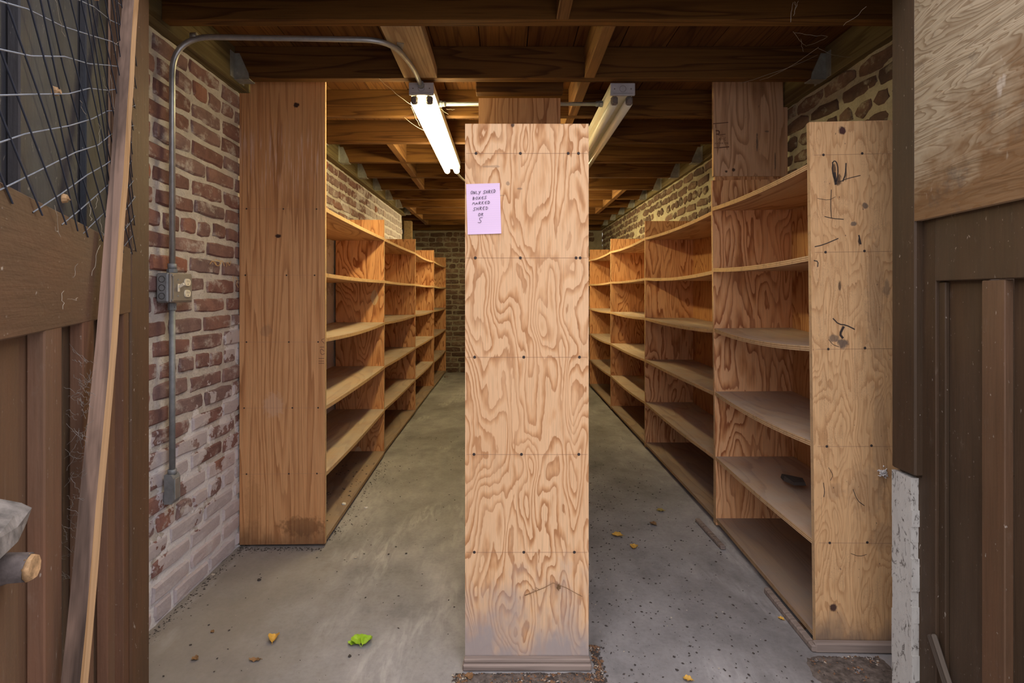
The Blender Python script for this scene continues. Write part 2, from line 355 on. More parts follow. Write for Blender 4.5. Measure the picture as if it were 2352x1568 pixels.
M['soil'] = plain('dry_soil', (0.13, 0.105, 0.09), 1, 0, .1, .5, 60, .6)
M['leaf_green'] = plain('green_leaf', (0.30, 0.50, 0.03), .4, 0, .4, .18, 60)
M['leaf_gold'] = plain('golden_leaf', (0.62, 0.36, 0.07), .5, 0, .3, .2, 60)
M['leaf_brown'] = plain('brown_leaf', (0.22, 0.12, 0.055), .6, 0, .3, .25, 60)
M['leaf_olive'] = plain('olive_leaf', (0.34, 0.25, 0.07), .6, 0, .3, .2, 60)
M['bark'] = plain('dark_bark', (0.115, 0.095, 0.09), .95, 0, .15, .45, 45, .8)
M['cut_wood'] = plain('cut_wood', (0.38, 0.235, 0.12), .8, 0, .2, .5, 90, .5)
M['grey_wood'] = plain('grey_weathered_wood', (0.20, 0.18, 0.165), .9, 0, .2, .45, 55, .6)
M['outer_ground'] = plain('outer_soil', (0.16, 0.13, 0.11), 1)
def emis():
    n = N('lit_tube'); n.p.inputs['Emission Color'].default_value = LAMP_COL
    n.p.inputs['Emission Strength'].default_value = LAMP; n.col((0.9, 0.9, 0.85)); return n.m
M['lit'] = emis()
def paper():
    n = N('lilac_ruled_paper'); z = n.sep(n.obj(False))[2]
    s = n.math('FRACT', n.math('DIVIDE', z, 0.0065))
    n.col(n.mix(n.ramp(s, [(0.0, 0.0), (0.86, 0.0), (0.92, 0.55), (1.0, 0.0)]), (0.80, 0.60, 0.82), (0.60, 0.45, 0.74)))
    n.rough(0.85); n.spec(0.2); return n.m
M['paper'] = paper()
def patch_ply():
    n = N('weathered_patch_plywood'); o = n.obj()
    v = n.vmath('MULTIPLY', o, (1, 2.6, 20)); n1 = n.noise(v, 1.0, 3.0, 0.5, 0.5)
    fr = n.math('FRACT', n.math('MULTIPLY', n1, 14))
    c = n.ramp(fr, [(0, (0.37, 0.30, 0.205)), (0.5, (0.345, 0.275, 0.185)), (0.9, (0.215, 0.15, 0.09)), (1, (0.37, 0.30, 0.205))])
    os_ = n.obj(False); z = n.sep(os_)[2]
    w = n.noise(n.vmath('MULTIPLY', os_, (3, 4, 5)), 1.0, 5.0, 0.65)
    k = n.math('ADD', n.math('SUBTRACT', n.math('MULTIPLY', z, 4.0), n.math('MULTIPLY', n.sep(os_)[1], 2.2)), n.math('MULTIPLY', n.math('SUBTRACT', w, 0.5), 2.4))
    c = n.mix(n.ramp(k, [(0.05, 0.85), (0.55, 0.0)]), c, (0.155, 0.075, 0.026))
    d = n.noise(n.vmath('MULTIPLY', os_, (9, 9, 9)), 1.0, 5.0, 0.7)
    c = n.mix(n.ramp(d, [(0.56, 0.0), (0.72, 0.7)]), c, (0.075, 0.06, 0.05))
    pk = n.noise(n.vmath('MULTIPLY', os_, (16, 16, 9)), 1.0, 3.0, 0.7)
    c = n.mix(n.ramp(pk, [(0.66, 0.0), (0.73, 0.6)]), c, (0.50, 0.44, 0.37))
    n.col(c); n.rough(0.85); n.spec(0.2); n.bump(n.math('ADD', fr, d), 0.35, 0.003); return n.m
M['patch'] = patch_ply()

# ------------------------------------------------------------------ mesh helpers
class MB:
    def __init__(s): s.v = []; s.f = []; s.mi = []; s.uv = []; s.sm = []
    def face(s, pts, mi=0, uvs=None, smooth=False):
        b = len(s.v); s.v += [tuple(p) for p in pts]
        s.f.append(tuple(range(b, b + len(pts)))); s.mi.append(mi); s.sm.append(smooth)
        s.uv.append(uvs or [(0, 0)] * len(pts))
    def raw(s, verts, faces, mi=0, smooth=False):
        b = len(s.v); s.v += [tuple(p) for p in verts]
        for f in faces:
            s.f.append(tuple(i + b for i in f)); s.mi.append(mi); s.sm.append(smooth); s.uv.append([(0, 0)] * len(f))
    def box(s, x0, x1, y0, y1, z0, z1, mi=0, M4=None, bev=0.0):
        b = min(bev, (x1 - x0) * .4, (y1 - y0) * .4, (z1 - z0) * .4)
        if b <= 0:
            vs = [Vector((x, y, z)) for x in (x0, x1) for y in (y0, y1) for z in (z0, z1)]
            fs = [(0, 1, 3, 2), (4, 6, 7, 5), (0, 4, 5, 1), (2, 3, 7, 6), (0, 2, 6, 4), (1, 5, 7, 3)]
        else:
            vs = []; idx = {}
            for i, x in enumerate((x0, x1)):
                for j, y in enumerate((y0, y1)):
                    for k, z in enumerate((z0, z1)):
                        dx, dy, dz = (b if i == 0 else -b), (b if j == 0 else -b), (b if k == 0 else -b)
                        for a, p in enumerate(((x, y + dy, z + dz), (x + dx, y, z + dz), (x + dx, y + dy, z))):
                            idx[i, j, k, a] = len(vs); vs.append(Vector(p))
            g = lambda i, j, k, a: idx[i, j, k, a]
            fs = []
            for i in (0, 1):
                q = [g(i, 0, 0, 0), g(i, 1, 0, 0), g(i, 1, 1, 0), g(i, 0, 1, 0)]; fs.append(q if i else q[::-1])
                q = [g(0, i, 0, 1), g(0, i, 1, 1), g(1, i, 1, 1), g(1, i, 0, 1)]; fs.append(q if i else q[::-1])
                q = [g(0, 0, i, 2), g(1, 0, i, 2), g(1, 1, i, 2), g(0, 1, i, 2)]; fs.append(q if i else q[::-1])
            for i in (0, 1):
                for j in (0, 1):
                    fs.append([g(i, j, 0, 0), g(i, j, 1, 0), g(i, j, 1, 1), g(i, j, 0, 1)])
                    fs.append([g(i, 0, j, 0), g(i, 1, j, 0), g(i, 1, j, 2), g(i, 0, j, 2)])
                    fs.append([g(0, i, j, 1), g(1, i, j, 1), g(1, i, j, 2), g(0, i, j, 2)])
                    for k in (0, 1): fs.append([g(i, j, k, 0), g(i, j, k, 1), g(i, j, k, 2)])
        if M4 is not None: vs = [M4 @ v for v in vs]
        s.raw(vs, fs, mi)
    def slab(s, size, thin, sag=0.0, nseg=1, M4=None, edge_mi=1, face_mi=0, along=1, jit=0.0):
        """plywood slab from (0,0,0) to size; thin = axis index of the thickness; edge faces get uv.y over the thickness"""
        others = [a for a in (0, 1, 2) if a != thin]
        a = along if along in others else others[0]; b = [o for o in others if o != a][0]
        def P(ta, tb, tt):
            p = [0, 0, 0]; p[a] = ta * size[a]; p[b] = tb * size[b]; p[thin] = tt * size[thin]
            p[thin] -= sag * 4 * ta * (1 - ta)
            v = Vector(p); return (M4 @ v) if M4 is not None else v
        for k in range(nseg):
            t0, t1 = k / nseg, (k + 1) / nseg
            for tt in (0, 1):
                s.face([P(t0, 0, tt), P(t1, 0, tt), P(t1, 1, tt), P(t0, 1, tt)], face_mi)
            for tb in (0, 1):
                s.face([P(t0, tb, 0), P(t1, tb, 0), P(t1, tb, 1), P(t0, tb, 1)], edge_mi, [(t0, 0), (t1, 0), (t1, 1), (t0, 1)])
        for ta in (0, 1):
            s.face([P(ta, 0, 0), P(ta, 1, 0), P(ta, 1, 1), P(ta, 0, 1)], edge_mi, [(0, 0), (1, 0), (1, 1), (0, 1)])
    def tube(s, pts, r, seg=8, mi=0, caps=True, smooth=True):
        pts = [Vector(p) for p in pts]; rs = r if hasattr(r, '__len__') else [r] * len(pts)
        rings = []; up = None
        for i, p in enumerate(pts):
            d = (pts[min(i + 1, len(pts) - 1)] - pts[max(i - 1, 0)]).normalized()
            if up is None: up = d.orthogonal().normalized()
            else: up = (up - d * up.dot(d)).normalized()
            w = d.cross(up)
            rings.append([p + (up * math.cos(2 * math.pi * k / seg) + w * math.sin(2 * math.pi * k / seg)) * rs[i] for k in range(seg)])
        vs = [q for rg in rings for q in rg]; fs = []
        for i in range(len(pts) - 1):
            for k in range(seg):
                k2 = (k + 1) % seg
                fs.append((i * seg + k, i * seg + k2, (i + 1) * seg + k2, (i + 1) * seg + k))
        s.raw(vs, fs, mi, smooth)
        if caps: s.raw(rings[0], [tuple(range(seg))[::-1]], mi); s.raw(rings[-1], [tuple(range(seg))], mi)
    def disc(s, c, n, r, h, seg=8, mi=0):
        c = Vector(c); n = Vector(n).normalized(); u = n.orthogonal().normalized(); w = n.cross(u)
        lo = [c + (u * math.cos(t) + w * math.sin(t)) * r for t in [2 * math.pi * k / seg for k in range(seg)]]
        hi = [c + n * h + (q - c) * 0.8 for q in lo]
        s.raw(lo + hi, [(k, (k + 1) % seg, seg + (k + 1) % seg, seg + k) for k in range(seg)] + [tuple(range(seg, 2 * seg))], mi)
    def build(s, name, mats, parent=None, loc=None, weld=True):
        me = bpy.data.meshes.new(name); me.from_pydata(s.v, [], s.f)
        for m in (mats if isinstance(mats, (list, tuple)) else [mats]): me.materials.append(M[m])
        uvl = me.uv_layers.new(name='UVMap')
        for poly in me.polygons:
            poly.material_index = s.mi[poly.index]; poly.use_smooth = s.sm[poly.index]
            for k, li in enumerate(poly.loop_indices): uvl.data[li].uv = s.uv[poly.index][k]
        import bmesh
        bm = bmesh.new(); bm.from_mesh(me)
        if weld: bmesh.ops.remove_doubles(bm, verts=bm.verts, dist=1e-5)
        bmesh.ops.recalc_face_normals(bm, faces=bm.faces)
        bm.to_mesh(me); bm.free()
        o = bpy.data.objects.new(name, me); COL.objects.link(o)
        if parent: o.parent = parent
        if loc: o.location = loc
        return o

def tag(o, label=None, cat=None, group=None, kind=None):
    if label: o['label'] = label
    if cat: o['category'] = cat
    if group: o['group'] = group
    if kind: o['kind'] = kind
    return o
def thing(name, label, cat, loc=(0, 0, 0), rot=(0, 0, 0), group=None):
    o = bpy.data.objects.new(name, None); COL.objects.link(o); o.empty_display_size = .1
    o.location = loc; o.rotation_euler = rot
    return tag(o, label, cat, group)
def struct(name, loc=(0, 0, 0)):
    o = bpy.data.objects.new(name, None); COL.objects.link(o); o.location = loc; o['kind'] = 'structure'; return o
def copy(o, parent, loc=None):
    c = o.copy(); COL.objects.link(c); c.parent = parent
    if loc: c.location = loc
    return c

# ------------------------------------------------------------------ room shell
XL, XR, YB, ZP, ZJ, ZS = -1.15, 1.34, 7.20, 1.955, 1.97, 2.10
YF = 1.30
b = MB()
nx, ny = 60, 120
vs = []; fs = []
for j in range(ny + 1):
    for i in range(nx + 1):
        x = -2.2 + 4.4 * i / nx; y = -3.0 + 10.3 * j / ny
        z = 0.004 * (mnoise.noise(Vector((x * 1.3, y * 1.3, 0))) - 0.3)
        vs.append((x, y, min(z, 0.0)))
for j in range(ny):
    for i in range(nx): fs.append((j * (nx + 1) + i, j * (nx + 1) + i + 1, (j + 1) * (nx + 1) + i + 1, (j + 1) * (nx + 1) + i))
b.raw(vs, fs, 0, True)
fl = b.build('floor', 'concrete'); fl['kind'] = 'structure'

# brick meshes: u along the wall, v up, w out of the wall
def brick_mesh(L, h, dep, jit, seed):
    r = random.Random(seed)
    base = []
    for (u, v) in ((0, 0), (.33, 0), (.67, 0), (1, 0), (1, .5), (1, 1), (.67, 1), (.33, 1), (0, 1), (0, .5)):
        ju, jv = r.uniform(-jit, jit), r.uniform(-jit, jit)
        if u in (0, 1) and v in (0, 1):
            ju += (jit if u == 0 else -jit) * .8; jv += (jit if v == 0 else -jit) * .8
        base.append(((u - .5) * L + ju, (v - .5) * h + jv))
    n = len(base); vs = []
    for k, (u, v) in enumerate(base): vs.append((u, v, -0.02))
    for k, (u, v) in enumerate(base): vs.append((u, v, dep - .006))
    for k, (u, v) in enumerate(base):
        f = 1 - 0.011 / max(L, h); vs.append((u * (1 - .010 / L), v * (1 - .012 / h), dep + r.uniform(-.0015, .0015)))
    vs.append((0, 0, dep + r.uniform(0, .002)))
    fs = []
    for a in (0, 1):
        for k in range(n):
            k2 = (k + 1) % n; fs.append((a * n + k, a * n + k2, (a + 1) * n + k2, (a + 1) * n + k))
    for k in range(n): fs.append((2 * n + k, 2 * n + (k + 1) % n, 3 * n))
    me = bpy.data.meshes.new('brick'); me.from_pydata(vs, [], fs); return me

def brick_wall(wall, mat, place, u_rng, course, L, gap, rows, seed, header_rows=(), jit=.003, keep=lambda u, v: True, drop=0.0):
    """place(u, v) -> matrix for a brick centred there"""
    r = random.Random(seed)
    h = course - gap; Hd = L * .47
    S = [brick_mesh(L - gap, h, .008, jit, seed * 100 + k) for k in range(10)]
    Hm = [brick_mesh(Hd - gap * .8, h, .008, jit, seed * 100 + 50 + k) for k in range(6)]
    for me in S + Hm: me.materials.append(M[mat])
    out = []
    for row in rows:
        v = course * (row + .5)
        head = row in header_rows
        u = u_rng[0] - (L * (.5 if row % 2 else 0) + r.uniform(0, .02)) if not head else u_rng[0] - r.uniform(0, Hd)
        while u < u_rng[1]:
            short = head or (r.random() < .10)
            w = Hd if short else L * r.uniform(.95, 1.04)
            uc = u + w / 2
            if u_rng[0] - .02 < uc - w / 2 + .02 and uc + w / 2 < u_rng[1] + .03 and keep(uc, v) and r.random() > drop:
                o = bpy.data.objects.new('brick', r.choice(Hm if short else S)); COL.objects.link(o); o.parent = wall
                sc = w / (Hd if short else L)
                o.matrix_local = place(uc + r.uniform(-.003, .003), v + r.uniform(-.004, .004)) @ Matrix.Rotation(r.gauss(0, .010), 4, 'Z') @ Matrix.Diagonal((sc, r.uniform(.93, 1.05), 1, 1)) @ Matrix.Translation((0, 0, r.uniform(-.004, .002)))
                out.append(o)
            u += w
    return out

def mortar_grid(P, u0, u1, v0, v1, step, amp, seed):
    nu, nv = max(1, int((u1 - u0) / step)), max(1, int((v1 - v0) / step))
    vs = []; fs = []
    for j in range(nv + 1):
        for i in range(nu + 1):
            u = u0 + (u1 - u0) * i / nu; v = v0 + (v1 - v0) * j / nv
            d = amp * (mnoise.noise(Vector((u * 19 + seed, v * 19, seed))) + .6 * mnoise.noise(Vector((u * 47, v * 47 + seed, 3))))
            vs.append(P(u, v, d))
    for j in range(nv):
        for i in range(nu): fs.append((j * (nu + 1) + i, j * (nu + 1) + i + 1, (j + 1) * (nu + 1) + i + 1, (j + 1) * (nu + 1) + i))
    bb = MB(); bb.raw(vs, fs, 0, True); return bb

def frame(o, u, v, w):
    m = Matrix.Identity(4)
    for i, c in enumerate((u, v, w, o)):
        for k in range(3): m[k][i] = c[k]
    return m
YE = 5.82
wl = mortar_grid(lambda u, v, d: (XL + d, u, v), YF - .25, YE, 0, ZP, .022, .0045, 2)
wl.box(XL - .12, XL - .02, YF - .25, YE, 0, ZP)
wall_l = wl.build('wall_left', 'mortar_left'); wall_l['kind'] = 'structure'
bl = brick_wall(wall_l, 'brick_left', lambda u, v: frame((XL, u, v), (0, 1, 0), (0, 0, 1), (1, 0, 0)) , (YF - .02, YE), .0723, .212, .0165, range(27), 3, (4, 11, 18, 25), .0035,
           keep=lambda u, v: u < 2.42 or v > 1.42)
wr = mortar_grid(lambda u, v, d: (XR - d, u, v), YF - .25, YB, 0, ZP + .02, .03, .008, 5)
wr.box(XR + .02, XR + .12, YF - .25, YB, 0, ZP)
wall_r = wr.build('wall_right', 'mortar_right'); wall_r['kind'] = 'structure'
brick_wall(wall_r, 'brick_right', lambda u, v: frame((XR, u, v), (0, -1, 0), (0, 0, 1), (-1, 0, 0)), (YF, YB), (.0728), .205, .017, range(21, 27), 4, (24,), .008,
           keep=lambda u, v: True, drop=.07)
wb = mortar_grid(lambda u, v, d: (u, YB - d, v), -1.45, XR, 0, ZP, .03, .005, 9)
wb.box(-1.45, XR, YB + .02, YB + .12, 0, ZS)
wall_b = wb.build('wall_back', 'mortar_back'); wall_b['kind'] = 'structure'
brick_wall(wall_b, 'brick_back', lambda u, v: frame((u, YB, v), (1, 0, 0), (0, 0, 1), (0, -1, 0)), (-1.24, XR), .0718, .212, .014, range(27), 6, (2, 8, 14, 20, 25), .005,
           keep=lambda u, v: (-.98 < u < -.30) or (.28 < u < .98) or (v > 1.50 and u < 1.2))
# recess beyond the end of the left wall
rc = MB(); rc.box(-1.60, -1.50, YE - .3, YB, 0, ZS); rc.box(-1.5, XL - .12, YE - .3, YE - .2, 0, ZS)
ra = rc.build('wall_recess', 'paint_dark'); ra['kind'] = 'structure'
st = MB(); st.box(-1.22, -1.13, 6.30, 6.39, 0, 1.97, bev=.003); o_ = st.build('trim_1', 'block_pale'); o_['kind'] = 'structure'
# gap between door posts and brick: closed by widened posts against light leaks
ceil = struct('ceiling')
for k in range(16):
    x0 = -1.62 + k * .19
    pb = MB(); pb.box(x0 + .001, x0 + .187, 1.28, YB + .1, ZS, ZS + .022)
    pb.build('plank', 'subfloor', ceil)
pb = MB(); pb.box(-1.62, 1.42, 1.28, YB + .1, ZS + .0225, ZS + .06); pb.build('gap_cover', 'joist', ceil)  # unseen layer added to stop light through the plank gaps
def joist(k):
    y = 1.68 + .454 * k
    j = MB(); j.box(XL + .045 if y < YE else -1.5, XR - .03, y, y + .042, ZJ, ZS, bev=.002)
    o = j.build('joist', 'joist', ceil, loc=None)
    hm = MB()
    for (sx, xx) in ((1, XL + .0445), (-1, XR - .0295)):
        if k == 0: continue
        if y > YE and sx > 0: continue
        x0, x1 = (xx, xx + .045) if sx > 0 else (xx - .045, xx)
        # stirrup: flange on the ledger, side plate with a sloped edge, seat under the joist
        for yy in (y - .0035, y + .0425):
            hm.raw([(xx, yy, ZJ - .003), (xx + sx * .062, yy, ZJ - .003), (xx + sx * .058, yy, ZJ + .02), (xx + sx * .022, yy, ZJ + .10), (xx, yy, ZJ + .10),
                    (xx, yy + .003, ZJ - .003), (xx + sx * .062, yy + .003, ZJ - .003), (xx + sx * .058, yy + .003, ZJ + .02), (xx + sx * .022, yy + .003, ZJ + .10), (xx, yy + .003, ZJ + .10)],
                   [(0, 1, 2, 3, 4), (9, 8, 7, 6, 5), (0, 1, 6, 5), (1, 2, 7, 6), (2, 3, 8, 7), (3, 4, 9, 8), (4, 0, 5, 9)])
        hm.box(min(xx, xx + sx * .062), max(xx, xx + sx * .062), y - .0035, y + .0455, ZJ - .006, ZJ - .002)
        for zz in (ZJ + .02, ZJ + .05, ZJ + .08):
            hm.disc((xx + sx * .012, y - .0035, zz), (0, -1, 0), .004, .002, 6)
        for (ya, yb) in ((y - .035, y - .002), (y + .044, y + .075)):
            hm.box(min(xx, xx + sx * .003), max(xx, xx + sx * .003), ya, yb, ZJ - .003, ZJ + .10)
        hm.build('joist_hanger', 'hanger', o); hm = MB()
    return o
for k in range(12): joist(k)
lg = MB(); lg.box(XL - .03, XL + .045, YF, YE, ZP, ZS, bev=.003); lg.build('ledger', 'ledger', ceil)
lg = MB(); lg.box(XR - .03, XR + .05, YF, YB, ZP + .012, ZS, bev=.003); lg.build('ledger', 'ledger', ceil)
lg = MB(); lg.box(-1.5, XR, YB - .05, YB + .02, ZP + .004, ZS, bev=.003); lg.build('ledger', 'joist', ceil)
lg = MB(); lg.box(-1.36, -1.27, YE, YB - .05, 1.90, 2.02, bev=.003); lg.build('ledger', 'joist', ceil)
def JY(k): return 1.68 + .454 * k
def blocking(x, k, w=.042, z0=ZJ, z1=ZS, mat='block'):
    q = MB(); q.box(x - w / 2, x + w / 2, JY(k) + .0425, JY(k + 1) - .0005, z0, z1, bev=.002); q.build('blocking', mat, ceil)
blocking(-.345, 0, .136, ZJ, ZJ + .045, 'block_pale')
blocking(.345, 0); blocking(.335, 1); blocking(.33, 2)
q = MB(); q.box(.165, .205, YF + .05, JY(0) - .0005, ZJ, ZS, bev=.002); q.build('blocking', 'block', ceil)
for k in (3, 4, 5): blocking(-.68 - .01 * (k - 3), k)
for k in (8, 9, 10): blocking(-1.0, k)
for k in (6, 7, 8): blocking(1.015, k)
# a nailer across the second bay, seen edge-on between joists
q = MB(); q.box(-.125, .25, 2.245, 2.295, 1.955, ZS, bev=.002); q.build('nailer', 'joist', ceil)

# header over the opening and two door posts, widened to block stray light
hd = MB(); hd.box(-1.25, 1.25, 1.325, 1.395, 1.885, ZS, bev=.003)
o_ = hd.build('trim_2', 'paint_dark'); o_['kind'] = 'structure'; o_.rotation_euler = (0, .007, 0)
pl = MB(); pl.box(-1.27, -.945, 1.32, 1.39, 0, 1.98, bev=.004)
o_ = pl.build('trim_3', 'paint'); o_['kind'] = 'structure'
pr = MB(); pr.box(1.03, 1.46, 1.312, 1.393, .63, 1.98, bev=.004); pr.box(1.05, 1.46, 1.312, 1.393, 0, .63, bev=.004)
o_ = pr.build('trim_4', 'paint_dark'); o_['kind'] = 'structure'
wp = MB()
zs = [.05 + (.622 - .05) * i / 14 for i in range(15)]
for i in range(14):
    r0, r1 = R.uniform(0, .006), R.uniform(0, .006)
    wp.box(1.030, 1.0495, 1.322 + r0, 1.3925 - R.uniform(0, .003), zs[i], zs[i + 1])
o_ = wp.build('trim_5', 'white_paint'); o_['kind'] = 'structure'

# ------------------------------------------------------------------ doors
def door_frame(name, hx, hy, dx, dy, nx_, ny_):
    d = Vector((dx, dy, 0)).normalized(); n = Vector((nx_, ny_, 0)).normalized()
    e = struct(name, (hx, hy, 0))
    e.matrix_world = frame((hx, hy, 0), n, d, (0, 0, 1))      # local x out of the face, y along the leaf, z up
    return e
sL = 1.141
dl = door_frame('door_1', -1.0, 1.38, .55, -1, .876, .482)
def dbox(par, name, mat, x0, x1, y0, y1, z0, z1, bev=.002):
    q = MB(); q.box(x0, x1, y0, y1, z0, z1, bev=bev); return q.build(name, mat, par)
# recessed boards, one by one
y = .09
while y < 1.06:
    dbox(dl, 'board', 'paint_dark' if R.random() < .7 else 'paint', -.022, 0, y, y + .138, .03, 1.06); y += .14
for tc in (.69, .50, .31, .135):
    dbox(dl, 'batten', 'paint_red', 0, .019, (tc - .036) * sL, (tc + .036) * sL, .03, 1.045)
dbox(dl, 'rail', 'paint_rail', -.004, .020, .09, 1.06, 1.042, 1.203)
dbox(dl, 'stile', 'paint', -.022, .014, .0, .085, .03, 1.97)
dbox(dl, 'stile', 'paint', -.022, .016, 1.062, 1.15, .03, 1.97)
dbox(dl, 'rail', 'paint_rail', -.004, .020, .09, 1.06, 1.87, 1.97)
dbox(dl, 'backing_sheet', 'tar', -.030, -.026, .085, 1.06, 1.06, 1.97)
dbox(dl, 'board', 'tar', -.026, -.012, .62, .80, 1.18, 1.97)
dbox(dl, 'board', 'tar', -.026, -.014, .28, .40, 1.18, 1.97)
# the wire mesh hangs askew by some twenty degrees
th = math.radians(19.5); c_, s_ = math.cos(th), math.sin(th)
def clip(p, d, y0, y1, z0, z1):
    t0, t1 = -9, 9
    for (a, da, lo, hi) in ((p[0], d[0], y0, y1), (p[1], d[1], z0, z1)):
        if abs(da) < 1e-6:
            if not lo <= a <= hi: return None
            continue
        u, v = (lo - a) / da, (hi - a) / da
        if u > v: u, v = v, u
        t0, t1 = max(t0, u), min(t1, v)
    return (t0, t1) if t1 - t0 > .02 else None
def wires(d, nrm, sp, rad, xx, wm='wire'):
    for k in range(-40, 40):
        p = (.57 + nrm[0] * sp * k, 1.53 + nrm[1] * sp * k)
        r = clip(p, d, .06, 1.09, 1.185, 1.90)
        if not r: continue
        pts = []
        for i in range(7):
            t = r[0] + (r[1] - r[0]) * i / 6
            pts.append((xx + .004 * math.sin(t * 9 + k), p[0] + d[0] * t, p[1] + d[1] * t + .003 * math.sin(t * 14 + k * 2)))
        q = MB(); q.tube(pts, rad, 5, 0, False); q.build('wire', wm, dl)
# along -y is towards the hinge: wires climb towards the hinge
wires((-c_, s_), (s_, c_), .044, .0010, .0230)
ph_ = math.radians(57); wires((math.sin(ph_), math.cos(ph_)), (math.cos(ph_), -math.sin(ph_)), .050, .0011, .0252, 'wire_shaded')
for (yy, zz) in ((.74, 1.225), (.35, 1.235), (.52, 1.62), (.79, 1.36)):
    q = MB(); q.disc((.018, yy, zz), (1, 0, 0), .007, .006, 8); q.disc((.022, yy, zz), (1, .2, .1), .004, .005, 6)
    q.build('staple_knot', 'cut_wood', dl)
# weathered ledge block and its broken lower lip fixed to the inside of the left leaf
q = MB()
vs = []
for i, yy in enumerate((.915, .95, 1.01, 1.10)):
    for (xx, zz) in ((.0, .815), (.012, .818), (.021, .828), (.025, .845), (.020, .855), (.0, .860)):
        j = .004
        vs.append((xx + R.uniform(-j, j) * (xx > 0), yy + R.uniform(-j, j) * 1.5, zz + R.uniform(-j, j)))
fs = [tuple(range(6))[::-1], tuple(range(18, 24))]
for i in range(3):
    for k in range(6): fs.append((i * 6 + k, i * 6 + (k + 1) % 6, (i + 1) * 6 + (k + 1) % 6, (i + 1) * 6 + k))
q.raw(vs, fs); q.build('ledge_block', 'grey_wood', dl)

dr = door_frame('door_2', 1.068, 1.36, -.15, -1, -.989, .148)
k2 = 1.011
for (y0, y1) in ((.10, .245), (.305, .44), (.44, .58), (.58, .72), (.72, .86)):
    dbox(dr, 'board', 'paint_dark', -.024, -.004, y0 * k2, y1 * k2 - .003, .03, 1.13)
dbox(dr, 'stile', 'paint_dark', -.024, .012, .045, .1, .03, 1.97)
dbox(dr, 'batten', 'paint_dark', -.004, .006, .1005, .124, .03, 1.118)
for t in (.245, .44, .64): dbox(dr, 'batten', 'paint', -.004, .013, t * k2, (t + .062) * k2, .03, 1.118)
dbox(dr, 'rail', 'paint_dark', -.004, .014, .1005, .87, 1.12, 1.32)
dbox(dr, 'rail', 'paint_dark', -.004, .014, .1005, .87, 1.86, 1.97)
dbox(dr, 'stile', 'paint_dark', -.024, .012, .871, .96, .03, 1.97)
# worn plywood patch nailed over the upper part
q = MB(); q.slab((.016, .86, .72), 0); 
o_ = q.build('patch_panel', ['patch', 'edge_dark'], dr, loc=(.0145, .048, 1.272))
# short grey diagonal brace
q = MB(); q.box(-.006, .006, 0, .24, -.013, .013, bev=.003)
o_ = q.build('brace', 'brace', dr, loc=(.020, .098, .265)); o_.rotation_euler = (-.95, 0, 0)

# ------------------------------------------------------------------ shelving
def nails(par, pts, n=(0, -1, 0), r=.0036):
    for p in pts:
        q = MB(); q.disc((0, 0, 0), n, r, .0012, 8); q.build('nail', 'nail', par, loc=p)
def lines(par, zs, x0, x1, y):
    for z in zs:
        q = MB(); q.box(x0, x1, y - .0005, y, z - .00035, z + .00035); q.build('pencil_line', 'pencil', par)

T = .0165
def bay(label, xf, y0, L, D, side, shelf_z, top, panels=(True, False), back=True, fmat='divider', rot=(0, 0, 0), z0=0.012, sags=None, group=None, top_far=None, base=True):
    """shelf_z: tops of the boards. side: -1 shelves run to -x behind the front line, +1 to +x."""
    e = thing('shelf_bay', label, 'shelving', (xf, y0, 0), rot, group)
    sx = lambda w: (0, w) if side > 0 else (-w, 0)
    def panel(yy, h, mat):
        q = MB()
        if mat == 'ply_left':
            q.slab((.045, T, 1.950 - z0), 1); q.slab((D - .0455, T, h - z0), 1, M4=Matrix.Translation((.0455, 0, 0)))
        else: q.slab((D, T, h - z0), 1)
        return q.build('side_panel', [mat, 'edge'], e, loc=(0 if side > 0 else -D, yy, z0))
    if panels[0]: e['p0'] = 0; p0 = panel(0, top, fmat)
    if panels[1]: panel(L - T, top_far or top, 'divider')
    ya, yb = T + .0003, L - (T if panels[1] else 0) - .0003
    for i, z in enumerate(shelf_z):
        q = MB(); sg = (sags[i] if sags else .012)
        q.slab((D - .014, yb - ya, T), 2, sag=sg if i else 0, nseg=10 if i else 2, along=1)
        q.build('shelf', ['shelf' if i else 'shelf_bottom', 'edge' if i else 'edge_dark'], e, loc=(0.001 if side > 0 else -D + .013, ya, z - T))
    if back:
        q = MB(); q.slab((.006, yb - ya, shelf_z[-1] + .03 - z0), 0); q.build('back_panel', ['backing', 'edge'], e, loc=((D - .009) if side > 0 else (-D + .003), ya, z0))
    if base:
        q = MB(); q.box(*( (.07, .11) if side > 0 else (-.07, -.03)), .03, L - .03, 0, shelf_z[0] - T - .0005, bev=.002); q.build('base_strip', 'sill', e)
    return e, (p0 if panels[0] else None)
def sg(): return [0] + [R.uniform(.004, .016) for _ in range(5)]
SZ = [.034, .316, .604, .898, 1.178, 1.462]
